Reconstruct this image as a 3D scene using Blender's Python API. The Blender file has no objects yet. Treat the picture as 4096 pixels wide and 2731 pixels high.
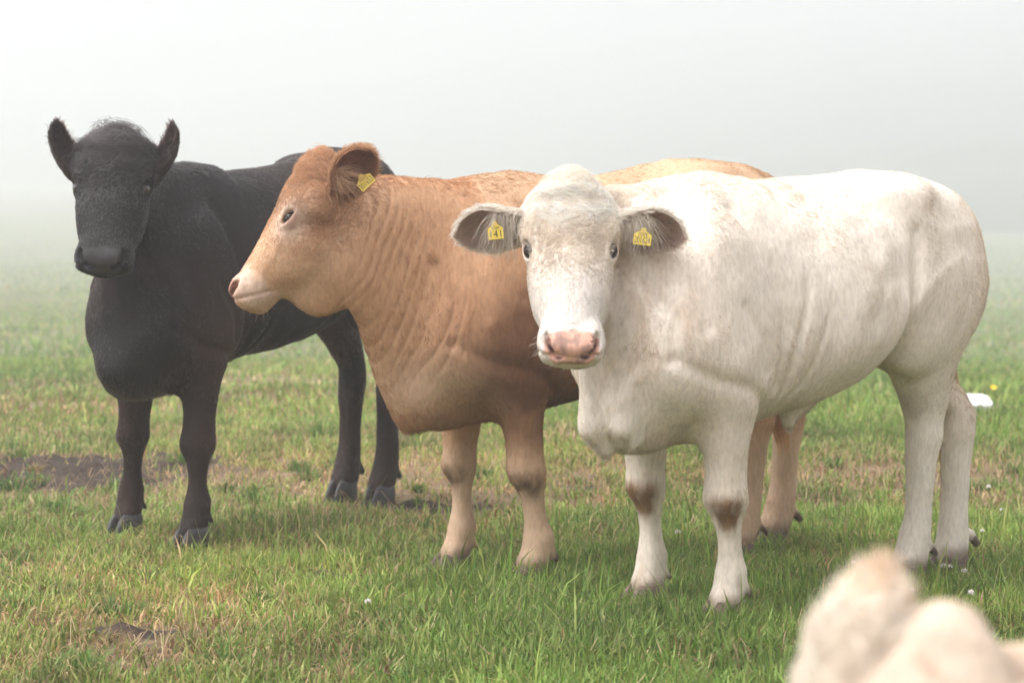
import bpy, math, random, time
import numpy as np
from mathutils import Vector, Matrix

T0 = time.time()
random.seed(7)
rng = np.random.default_rng(7)
f32 = np.float32
scene = bpy.context.scene
col = scene.collection

# ---------------------------------------------------------------- camera, sky, sun, exposure
CAM_H = 1.30
cam = bpy.data.cameras.new('camera')
cam.lens = 85.0
cam.sensor_width = 36.0
cam.clip_start = 0.1
cam.clip_end = 3000.0
cam.dof.use_dof = True
cam.dof.focus_distance = 7.35
cam.dof.aperture_fstop = 4.6
camo = bpy.data.objects.new('camera', cam)
camo.location = (0, 0, CAM_H)
camo.rotation_euler = (math.radians(90 - 3.648), 0, 0)
col.objects.link(camo)
scene.camera = camo

SUN_EL, SUN_AZ = math.radians(62), math.radians(-110)      # azimuth from +Y towards +X
world = bpy.data.worlds.new('World')
scene.world = world
world.use_nodes = True
wn = world.node_tree
wn.nodes.clear()
w_out = wn.nodes.new('ShaderNodeOutputWorld')
w_bg = wn.nodes.new('ShaderNodeBackground')
w_sky = wn.nodes.new('ShaderNodeTexSky')
w_sky.sky_type = 'NISHITA'
w_sky.sun_disc = False
w_sky.sun_elevation = SUN_EL
w_sky.sun_rotation = SUN_AZ
w_sky.air_density = 1.0
w_sky.dust_density = 8.0
w_sky.ozone_density = 1.0
w_hsv = wn.nodes.new('ShaderNodeHueSaturation')            # overcast: the blue washed out of the sky
w_hsv.inputs['Saturation'].default_value = 0.06
w_bg.inputs['Strength'].default_value = 0.15
wn.links.new(w_sky.outputs[0], w_hsv.inputs['Color'])
wn.links.new(w_hsv.outputs[0], w_bg.inputs[0])
wn.links.new(w_bg.outputs[0], w_out.inputs[0])

sun = bpy.data.lights.new('sun', 'SUN')
sun.energy = 1.0
sun.angle = math.radians(40)
sun.color = (1.0, 0.98, 0.965)
suno = bpy.data.objects.new('sun', sun)
sd = Vector((math.sin(SUN_AZ) * math.cos(SUN_EL), math.cos(SUN_AZ) * math.cos(SUN_EL), math.sin(SUN_EL)))
suno.rotation_euler = (-sd).to_track_quat('-Z', 'Y').to_euler()
suno.location = (0, 0, 20)
col.objects.link(suno)

vs = scene.view_settings
vs.view_transform = 'Standard'
vs.look = 'None'
vs.gamma = 1.0
vs.use_curve_mapping = False
vs.exposure = 0.95
cy = scene.cycles
cy.use_denoising = True
cy.max_bounces = 8
cy.diffuse_bounces = 4
cy.volume_bounces = 2
cy.use_adaptive_sampling = True
cy.adaptive_threshold = 0.015

FOG = True
FUR = True

# ---------------------------------------------------------------- numpy helpers
_lat = np.random.default_rng(3).random((32, 32, 32)).astype(f32)
def vnoise(p, scale, off=0.0):
    """smooth value noise in [-1,1] at points p (N,3)"""
    q = np.asarray(p, f32) * f32(scale) + f32(off)
    i = np.floor(q).astype(np.int32)
    t = q - i
    t = t * t * (3 - 2 * t)
    i0 = i & 31; i1 = (i + 1) & 31
    x0, y0, z0 = i0[:, 0], i0[:, 1], i0[:, 2]
    x1, y1, z1 = i1[:, 0], i1[:, 1], i1[:, 2]
    tx, ty, tz = t[:, 0], t[:, 1], t[:, 2]
    a = _lat[x0, y0, z0] * (1 - tx) + _lat[x1, y0, z0] * tx
    b = _lat[x0, y1, z0] * (1 - tx) + _lat[x1, y1, z0] * tx
    c = _lat[x0, y0, z1] * (1 - tx) + _lat[x1, y0, z1] * tx
    d = _lat[x0, y1, z1] * (1 - tx) + _lat[x1, y1, z1] * tx
    return ((a * (1 - ty) + b * ty) * (1 - tz) + (c * (1 - ty) + d * ty) * tz) * 2 - 1
def fbm(p, scale, off=0.0, n=3):
    r = 0; a = 1.0; s = 0
    for k in range(n):
        r = r + a * vnoise(p, scale * 2 ** k, off + 17.3 * k); s += a; a *= 0.5
    return r / s
def sstep(a, b, x):
    t = np.clip((x - a) / (b - a), 0, 1)
    return t * t * (3 - 2 * t)
def herm(xs, ys, x):
    """cubic interpolation of a table (rows of ys) at x"""
    xs = np.asarray(xs, float); ys = np.asarray(ys, float)
    m = np.gradient(ys, xs, axis=0)
    x = np.clip(x, xs[0], xs[-1])
    i = np.clip(np.searchsorted(xs, x) - 1, 0, len(xs) - 2)
    h = xs[i + 1] - xs[i]
    t = (x - xs[i]) / h
    if ys.ndim > 1:
        h = h[..., None]; t = t[..., None]
    t2 = t * t; t3 = t2 * t
    return (2 * t3 - 3 * t2 + 1) * ys[i] + (t3 - 2 * t2 + t) * h * m[i] + (3 * t2 - 2 * t3) * ys[i + 1] + (t3 - t2) * h * m[i + 1]
def unit(v):
    v = np.asarray(v, float)
    return v / np.maximum(np.linalg.norm(v, axis=-1, keepdims=True), 1e-9)

class Sdf:
    def __init__(s, lo, hi, h):
        s.h = h
        s.ax = [np.arange(lo[i], hi[i] + h, h).astype(f32) for i in range(3)]
        s.D = np.full([len(a) for a in s.ax], 0.5, f32)
    def box(s, lo, hi):
        sl = []
        for i in range(3):
            a = int(np.searchsorted(s.ax[i], lo[i])); b = int(np.searchsorted(s.ax[i], hi[i]))
            sl.append(slice(max(a - 1, 0), min(b + 1, len(s.ax[i]))))
        X = s.ax[0][sl[0]][:, None, None]; Y = s.ax[1][sl[1]][None, :, None]; Z = s.ax[2][sl[2]][None, None, :]
        return tuple(sl), X, Y, Z
    def add(s, fn, lo, hi, k=0.03):
        sl, X, Y, Z = s.box(np.asarray(lo) - k - .01, np.asarray(hi) + k + .01)
        a = s.D[sl]
        if a.size == 0: return
        b = fn(X, Y, Z).astype(f32)
        hh = np.maximum(k - np.abs(a - b), 0) / k
        s.D[sl] = np.minimum(a, b) - hh * hh * (k * .25)
    def cut(s, fn, lo, hi, k=0.01):
        sl, X, Y, Z = s.box(np.asarray(lo) - k - .01, np.asarray(hi) + k + .01)
        a = s.D[sl]
        if a.size == 0: return
        b = -fn(X, Y, Z).astype(f32)
        hh = np.maximum(k - np.abs(a - b), 0) / k
        s.D[sl] = np.maximum(a, b) + hh * hh * (k * .25)
    def disp(s, fn, lo, hi):
        sl, X, Y, Z = s.box(lo, hi)
        if s.D[sl].size: s.D[sl] += fn(X, Y, Z).astype(f32)
    def ell(s, c, r, R=None, k=0.03, cut=False):
        c = np.asarray(c, float); r = np.asarray(r, float)
        R = np.eye(3) if R is None else np.asarray(R, float)      # rows: local axes
        ext = np.sqrt(((R * r[:, None]) ** 2).sum(0))
        def fn(X, Y, Z):
            dx, dy, dz = X - c[0], Y - c[1], Z - c[2]
            k0 = 0; k1 = 0
            for i in range(3):
                q = (dx * R[i, 0] + dy * R[i, 1] + dz * R[i, 2]) / r[i]
                k0 = k0 + q * q; k1 = k1 + (q / r[i]) ** 2
            k0 = np.sqrt(k0); k1 = np.sqrt(k1) + 1e-6
            return k0 * (k0 - 1) / k1
        (s.cut if cut else s.add)(fn, c - ext, c + ext, k)
    def cone(s, a, b, r1, r2, k=0.03):
        a = np.asarray(a, float); b = np.asarray(b, float); ba = b - a; L2 = float(ba @ ba); m = max(r1, r2)
        def fn(X, Y, Z):
            dx, dy, dz = X - a[0], Y - a[1], Z - a[2]
            h = np.clip((dx * ba[0] + dy * ba[1] + dz * ba[2]) / L2, 0, 1)
            return np.sqrt((dx - h * ba[0]) ** 2 + (dy - h * ba[1]) ** 2 + (dz - h * ba[2]) ** 2) - (r1 + (r2 - r1) * h)
        s.add(fn, np.minimum(a, b) - m, np.maximum(a, b) + m, k)
    def zloft(s, rows, k=0.03, n=2.2):
        """rows: z, cx, cy, front, back, halfwidth"""
        rows = np.array(sorted(rows), float)
        m = rows[:, 3:].max()
        lo = [rows[:, 1].min() - m, rows[:, 2].min() - m, rows[0, 0]]; hi = [rows[:, 1].max() + m, rows[:, 2].max() + m, rows[-1, 0]]
        def fn(X, Y, Z):
            v = herm(rows[:, 0], rows[:, 1:], Z[0, 0]).astype(f32)[None, None]
            dx = X - v[..., 0]; a = np.where(dx > 0, v[..., 2], v[..., 3]); w = v[..., 4]
            q = ((np.abs(dx) / a) ** n + (np.abs(Y - v[..., 1]) / w) ** n) ** (1 / n)
            d = (q - 1) * np.minimum(a, w)
            return np.maximum(d, np.maximum(rows[0, 0] - Z, Z - rows[-1, 0]))
        s.add(fn, lo, hi, k)
    def xloft(s, rows, k=0.03):
        """rows: x, ztop, zbot, zmid, halfwidth, n_top, n_bottom"""
        rows = np.array(sorted(rows), float)
        lo = [rows[0, 0], -rows[:, 4].max(), rows[:, 2].min()]; hi = [rows[-1, 0], rows[:, 4].max(), rows[:, 1].max()]
        def fn(X, Y, Z):
            v = herm(rows[:, 0], rows[:, 1:], X[:, 0, 0]).astype(f32)[:, None, None]
            dz = Z - v[..., 2]; up = dz > 0
            b = np.where(up, v[..., 0] - v[..., 2], v[..., 2] - v[..., 1]); nn = np.where(up, v[..., 4], v[..., 5]); w = v[..., 3]
            q = ((np.abs(Y) / w) ** nn + (np.abs(dz) / b) ** nn) ** (1 / nn)
            d = (q - 1) * np.minimum(b, w)
            return np.maximum(d, np.maximum(rows[0, 0] - X, X - rows[-1, 0]))
        s.add(fn, lo, hi, k)
    def tube(s, C, Tt, side, w, k=0.03, n=2.2, dens=20):
        """neck-like loft: crest points C, throat points Tt, side vectors, half widths"""
        m = len(C); u = np.linspace(0, m - 1, dens)
        C = herm(np.arange(m), np.asarray(C), u); Tt = herm(np.arange(m), np.asarray(Tt), u)
        side = unit(herm(np.arange(m), np.asarray(side), u)); w = herm(np.arange(m), np.asarray(w), u)
        P = (C + Tt) / 2; hh = np.linalg.norm(C - Tt, axis=1) / 2; up = unit(C - Tt)
        ext = max(hh.max(), w.max())
        lo = np.minimum(C.min(0), Tt.min(0)) - w.max(); hi = np.maximum(C.max(0), Tt.max(0)) + w.max()
        nr = unit(np.cross(side, up)); tg = np.gradient(P, axis=0)
        nr = nr * np.sign((nr * tg).sum(1, keepdims=True))
        dot = lambda a, c, X, Y, Z: (X - a[0]) * c[0] + (Y - a[1]) * c[1] + (Z - a[2]) * c[2]
        def fn(X, Y, Z):
            best = None
            s0 = dot(P[0], nr[0], X, Y, Z)
            for i in range(dens - 1):
                s1 = dot(P[i + 1], nr[i + 1], X, Y, Z)
                ins = (s0 >= 0) & (s1 < 0)
                t = np.clip(s0 / np.where(ins, s0 - s1, 1), 0, 1)
                ov = 0
                if i == 0: ins = ins | (s0 < 0); ov = np.maximum(-s0, 0)
                if i == dens - 2: ins = ins | ((s0 >= 0) & (s1 >= 0)); t = np.where(s1 >= 0, 1, t); ov = np.maximum(s1, 0)
                if i == 0: t = np.where(s0 < 0, 0, t)
                mixc = lambda A, c: A[i][c] + (A[i + 1][c] - A[i][c]) * t
                dx, dy, dz = X - mixc(P, 0), Y - mixc(P, 1), Z - mixc(P, 2)
                uu = dx * mixc(up, 0) + dy * mixc(up, 1) + dz * mixc(up, 2)
                vv = dx * mixc(side, 0) + dy * mixc(side, 1) + dz * mixc(side, 2)
                Hh = hh[i] + (hh[i + 1] - hh[i]) * t; W = w[i] + (w[i + 1] - w[i]) * t
                q = ((np.abs(uu) / Hh) ** n + (np.abs(vv) / W) ** n) ** (1 / n)
                d = (q - 1) * np.minimum(Hh, W)
                d = np.where(ov > 0, np.sqrt(np.maximum(d, 0) ** 2 + ov * ov), d)
                d = np.where(ins, d, 9.0)
                best = d if best is None else np.minimum(best, d)
                s0 = s1
            return best
        s.add(fn, lo, hi, k)
    def mesh(s):
        D = s.D; I = D < 0
        nx, ny, nz = D.shape
        cnt = np.zeros((nx - 1, ny - 1, nz - 1), np.int8)
        for i in (0, 1):
            for j in (0, 1):
                for k in (0, 1):
                    cnt += I[i:nx - 1 + i, j:ny - 1 + j, k:nz - 1 + k]
        act = np.argwhere((cnt > 0) & (cnt < 8))
        corner = [(i, j, k) for i in (0, 1) for j in (0, 1) for k in (0, 1)]
        val = {c: D[act[:, 0] + c[0], act[:, 1] + c[1], act[:, 2] + c[2]] for c in corner}
        acc = np.zeros((len(act), 3)); num = np.zeros(len(act))
        for c in corner:
            for ax in range(3):
                if c[ax]: continue
                e = list(c); e[ax] = 1; e = tuple(e)
                a, b = val[c], val[e]; m = (a < 0) != (b < 0)
                t = np.where(m, a / np.where(m, a - b, 1), 0)
                for q in range(3):
                    acc[:, q] += np.where(m, c[q] + (t if q == ax else 0), 0)
                num += m
        pos = (acc / num[:, None] + act) * s.h + np.array([a[0] for a in s.ax])
        idx = np.full(cnt.shape, -1, np.int32)
        idx[act[:, 0], act[:, 1], act[:, 2]] = np.arange(len(act))
        quads = []
        for ax in range(3):
            a = [slice(None)] * 3; b = [slice(None)] * 3
            a[ax] = slice(0, -1); b[ax] = slice(1, None)
            A = I[tuple(a)]; B = I[tuple(b)]
            e = np.argwhere(A != B)
            o1, o2 = [(1, 2), (2, 0), (0, 1)][ax]
            ok = (e[:, o1] > 0) & (e[:, o2] > 0) & (e[:, o1] < cnt.shape[o1]) & (e[:, o2] < cnt.shape[o2])
            e = e[ok]
            def cell(d1, d2):
                f = e.copy(); f[:, o1] -= d1; f[:, o2] -= d2
                return idx[f[:, 0], f[:, 1], f[:, 2]]
            q = np.stack([cell(1, 1), cell(0, 1), cell(0, 0), cell(1, 0)], 1)
            flip = ~A[e[:, 0], e[:, 1], e[:, 2]]
            q[flip] = q[flip][:, ::-1]
            quads.append(q)
        return pos, np.concatenate(quads)

def relax(v, q, it=2, lam=0.5):
    e = np.concatenate([q[:, [0, 1]], q[:, [1, 2]], q[:, [2, 3]], q[:, [3, 0]]])
    n = len(v); deg = np.bincount(e[:, 0], minlength=n) + np.bincount(e[:, 1], minlength=n)
    for k in range(it):
        for sgn in (lam, -lam * 1.02):
            a = np.stack([np.bincount(e[:, 0], v[e[:, 1], c], n) + np.bincount(e[:, 1], v[e[:, 0], c], n) for c in range(3)], 1)
            v = v + sgn * (a / np.maximum(deg, 1)[:, None] - v)
    return v
def vnormals(v, q):
    fn = np.cross(v[q[:, 2]] - v[q[:, 0]], v[q[:, 3 % q.shape[1]]] - v[q[:, 1]])
    n = len(v)
    r = np.zeros((n, 3))
    for c in range(3):
        for j in range(q.shape[1]):
            r[:, c] += np.bincount(q[:, j], fn[:, c], n)
    return unit(r)

def mesh_np(name, v, faces, mat=None, parent=None, color=None, smooth=True):
    """faces: (M,3) or (M,4) int array, or list of such arrays"""
    me = bpy.data.meshes.new(name)
    fl = faces if isinstance(faces, list) else [faces]
    fl = [np.asarray(f) for f in fl if len(f)]
    me.vertices.add(len(v)); me.vertices.foreach_set('co', np.asarray(v, f32).ravel())
    loops = np.concatenate([f.ravel() for f in fl]).astype(np.int32)
    me.loops.add(len(loops)); me.loops.foreach_set('vertex_index', loops)
    tot = np.concatenate([np.full(len(f), f.shape[1]) for f in fl]).astype(np.int32)
    st = np.concatenate([[0], np.cumsum(tot)[:-1]]).astype(np.int32)
    me.polygons.add(len(tot)); me.polygons.foreach_set('loop_start', st)
    me.polygons.foreach_set('use_smooth', np.full(len(tot), smooth))
    me.update(calc_edges=True)
    if color is not None:
        at = me.attributes.new('tint', 'FLOAT_COLOR', 'POINT')
        c4 = np.ones((len(v), 4), f32); c4[:, :3] = color
        at.data.foreach_set('color', c4.ravel())
    if mat: me.materials.append(mat)
    o = bpy.data.objects.new(name, me); col.objects.link(o)
    if parent: o.parent = parent
    return o
def empty(name, loc, rz=0, label=None, cat=None, group=None):
    o = bpy.data.objects.new(name, None); col.objects.link(o)
    o.empty_display_size = .1
    o.location = loc; o.rotation_euler = (0, 0, rz)
    tag(o, label, cat, group)
    return o
def tag(o, label=None, cat=None, group=None, kind=None):
    for k, v in (('label', label), ('category', cat), ('group', group), ('kind', kind)):
        if v: o[k] = v
    return o

# ---------------------------------------------------------------- materials
def mat_new(name):
    m = bpy.data.materials.new(name); m.use_nodes = True
    nt = m.node_tree
    return m, nt, nt.nodes['Principled BSDF'], nt.nodes['Material Output']
def node(nt, kind, **kw):
    n = nt.nodes.new(kind)
    for k, v in kw.items():
        if k in n.inputs: n.inputs[k].default_value = v
        else: setattr(n, k, v)
    return n
def skin_mat(name, rough=0.75, scale=90.0, bump=0.22, var=0.15, spec=0.25):
    """hide under the coat: tint attribute, streaky variation, fine relief"""
    m, nt, b, out = mat_new(name)
    at = node(nt, 'ShaderNodeAttribute', attribute_name='tint')
    tc = node(nt, 'ShaderNodeTexCoord')
    mp = node(nt, 'ShaderNodeMapping'); mp.inputs['Scale'].default_value = (1, 1, .35)
    nz = node(nt, 'ShaderNodeTexNoise', Scale=scale, Detail=4.0)
    nt.links.new(tc.outputs['Object'], mp.inputs[0]); nt.links.new(mp.outputs[0], nz.inputs['Vector'])
    mr = node(nt, 'ShaderNodeMapRange'); mr.inputs[1].default_value = .3; mr.inputs[2].default_value = .7
    mr.inputs[3].default_value = 1 - var; mr.inputs[4].default_value = 1 + var * .6
    nt.links.new(nz.outputs['Fac'], mr.inputs[0])
    mx = node(nt, 'ShaderNodeMix', data_type='RGBA', blend_type='MULTIPLY'); mx.inputs[0].default_value = 1
    nt.links.new(at.outputs['Color'], mx.inputs[6]); nt.links.new(mr.outputs[0], mx.inputs[7])
    nt.links.new(mx.outputs[2], b.inputs['Base Color'])
    b.inputs['Roughness'].default_value = rough
    b.inputs['Specular IOR Level'].default_value = spec
    bp = node(nt, 'ShaderNodeBump', Strength=bump, Distance=0.01)
    nt.links.new(nz.outputs['Fac'], bp.inputs['Height']); nt.links.new(bp.outputs[0], b.inputs['Normal'])
    return m
def hair_mat(name, gloss=0.12, trans=0.25, rough=.55):
    m, nt, b, out = mat_new(name)
    at = node(nt, 'ShaderNodeAttribute', attribute_name='tint')
    b.inputs['Roughness'].default_value = rough
    b.inputs['Specular IOR Level'].default_value = gloss
    nt.links.new(at.outputs['Color'], b.inputs['Base Color'])
    tr = node(nt, 'ShaderNodeBsdfTranslucent'); nt.links.new(at.outputs['Color'], tr.inputs[0])
    ms = node(nt, 'ShaderNodeMixShader'); ms.inputs[0].default_value = trans
    nt.links.new(b.outputs[0], ms.inputs[1]); nt.links.new(tr.outputs[0], ms.inputs[2]); nt.links.new(ms.outputs[0], out.inputs[0])
    return m
def plain_mat(name, c, rough=0.5, spec=0.5, var=0.0, scale=30.0, bump=0.0, coat=0.0):
    m, nt, b, out = mat_new(name)
    b.inputs['Roughness'].default_value = rough
    b.inputs['Specular IOR Level'].default_value = spec
    b.inputs['Coat Weight'].default_value = coat
    b.inputs['Base Color'].default_value = (*c, 1)
    if var or bump:
        tc = node(nt, 'ShaderNodeTexCoord'); nz = node(nt, 'ShaderNodeTexNoise', Scale=scale, Detail=5.0)
        nt.links.new(tc.outputs['Object'], nz.inputs['Vector'])
        cr = node(nt, 'ShaderNodeValToRGB')
        cr.color_ramp.elements[0].position = .3; cr.color_ramp.elements[1].position = .7
        cr.color_ramp.elements[0].color = (*[x * (1 - var) for x in c], 1); cr.color_ramp.elements[1].color = (*[min(x * (1 + var), 1) for x in c], 1)
        nt.links.new(nz.outputs['Fac'], cr.inputs[0]); nt.links.new(cr.outputs[0], b.inputs['Base Color'])
        bp = node(nt, 'ShaderNodeBump', Strength=bump, Distance=0.01)
        nt.links.new(nz.outputs['Fac'], bp.inputs['Height']); nt.links.new(bp.outputs[0], b.inputs['Normal'])
    return m

M_hide = skin_mat('cow_hide')
M_ear = skin_mat('cow_ear_skin', rough=.8, bump=.1)
M_coat = hair_mat('cow_coat', trans=.45)
def fibre_mat(name):
    m, nt, b, out = mat_new(name)
    at = node(nt, 'ShaderNodeAttribute', attribute_name='tint')
    h = node(nt, 'ShaderNodeBsdfHairPrincipled', parametrization='COLOR')
    h.inputs['Roughness'].default_value = .32; h.inputs['Radial Roughness'].default_value = .45; h.inputs['Random Roughness'].default_value = .2
    nt.links.new(at.outputs['Color'], h.inputs['Color']); nt.links.new(h.outputs[0], out.inputs[0])
    return m
M_coat_dark = fibre_mat('cow_coat_dark')
M_eye = plain_mat('cow_eye', (.012, .008, .006), rough=.12, spec=.35, coat=.15)
M_eye_wet = plain_mat('cow_eye_wet', (.012, .008, .006), rough=.05, spec=.7, coat=.8)
M_hoof = plain_mat('cow_hoof_pale', (.14, .095, .068), rough=.55, var=.35, scale=40, bump=.3)
M_hoof_dark = plain_mat('cow_hoof_dark', (.028, .026, .025), rough=.5, var=.3, scale=40, bump=.3)
M_tag = plain_mat('tag_yellow', (.80, .60, .09), rough=.45, var=.08, scale=60)
M_ink = plain_mat('tag_ink', (.02, .02, .02), rough=.6)
# ---------------------------------------------------------------- cows
COWS = []
def curves_obj(name, pts, rad, tint, mat, parent):
    """pts (N,K,3), rad (N,K), tint (N,3)"""
    N, K = pts.shape[:2]
    hc = bpy.data.hair_curves.new(name)
    hc.add_curves([K] * N)
    hc.attributes['position'].data.foreach_set('vector', pts.astype(f32).ravel())
    ra = hc.attributes.get('radius') or hc.attributes.new('radius', 'FLOAT', 'POINT')
    ra.data.foreach_set('value', rad.astype(f32).ravel())
    ta = hc.attributes.new('tint', 'FLOAT_COLOR', 'CURVE')
    c4 = np.ones((N, 4), f32); c4[:, :3] = tint
    ta.data.foreach_set('color', c4.ravel())
    hc.materials.append(mat)
    o = bpy.data.objects.new(name, hc); col.objects.link(o); o.parent = parent
    return o
def sample(v, q, nrm, colr, n, r, weight=None):
    t = np.concatenate([q[:, [0, 1, 2]], q[:, [0, 2, 3]]]) if q.shape[1] == 4 else q
    a = np.linalg.norm(np.cross(v[t[:, 1]] - v[t[:, 0]], v[t[:, 2]] - v[t[:, 0]]), axis=1)
    if weight is not None: a = a * weight[t].mean(1)
    c = np.cumsum(a); i = np.searchsorted(c, r.random(n) * c[-1])
    i = np.minimum(i, len(t) - 1)
    b = r.random((n, 2)); fl = b.sum(1) > 1; b[fl] = 1 - b[fl]
    w = np.stack([1 - b.sum(1), b[:, 0], b[:, 1]], 1)
    mixv = lambda A: (A[t[i]] * w[..., None]).sum(1)
    return mixv(v), unit(mixv(nrm)), mixv(colr)
def strands(p, n, flow, L, lift, r, K=4, curl=0.0, curlf=2.0, droop=0.0, clump=0.25):
    """p roots, n normals, flow wanted directions, L lengths (N,), lift 0..1 how far off the skin"""
    t = flow - n * (flow * n).sum(1, keepdims=True)
    clump = np.broadcast_to(np.asarray(clump, float), (len(p),))[:, None]
    t = unit(t + r.normal(0, .5, p.shape) * clump + 0.6 * clump * np.stack([vnoise(p, 28, 5 + 9 * k) for k in range(3)], 1))
    t = unit(t - n * (t * n).sum(1, keepdims=True))
    b = np.cross(n, t)
    u = np.linspace(0, 1, K)[None, :, None]
    L = L[:, None, None]; lift = np.broadcast_to(np.asarray(lift, float), (len(p),))[:, None, None]
    x = u * np.sqrt(np.maximum(1 - lift ** 2 * .8, .1))
    y = lift * (u - .35 * u * u)
    ph = (vnoise(p, 45, 3.3) * 5)[:, None, None]
    side = np.broadcast_to(np.asarray(curl, float), (len(p),))[:, None, None] * np.sin(u * curlf * 3.1 + ph) * u
    pts = p[:, None] - n[:, None] * .002 + L * (t[:, None] * x + n[:, None] * y + b[:, None] * side)
    pts[..., 2] -= (L[..., 0] * droop * (u[..., 0] ** 2))
    return pts

TAGFONT = {}
def text_mesh(txt, size):
    cu = bpy.data.curves.new('tag_number', 'FONT'); cu.body = txt; cu.size = size; cu.align_x = 'CENTER'; cu.align_y = 'CENTER'; cu.offset = -size * .006
    o = bpy.data.objects.new('tag_number', cu); col.objects.link(o)
    bpy.context.view_layer.update()
    me = bpy.data.meshes.new_from_object(o)
    bpy.data.objects.remove(o)
    return me

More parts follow.
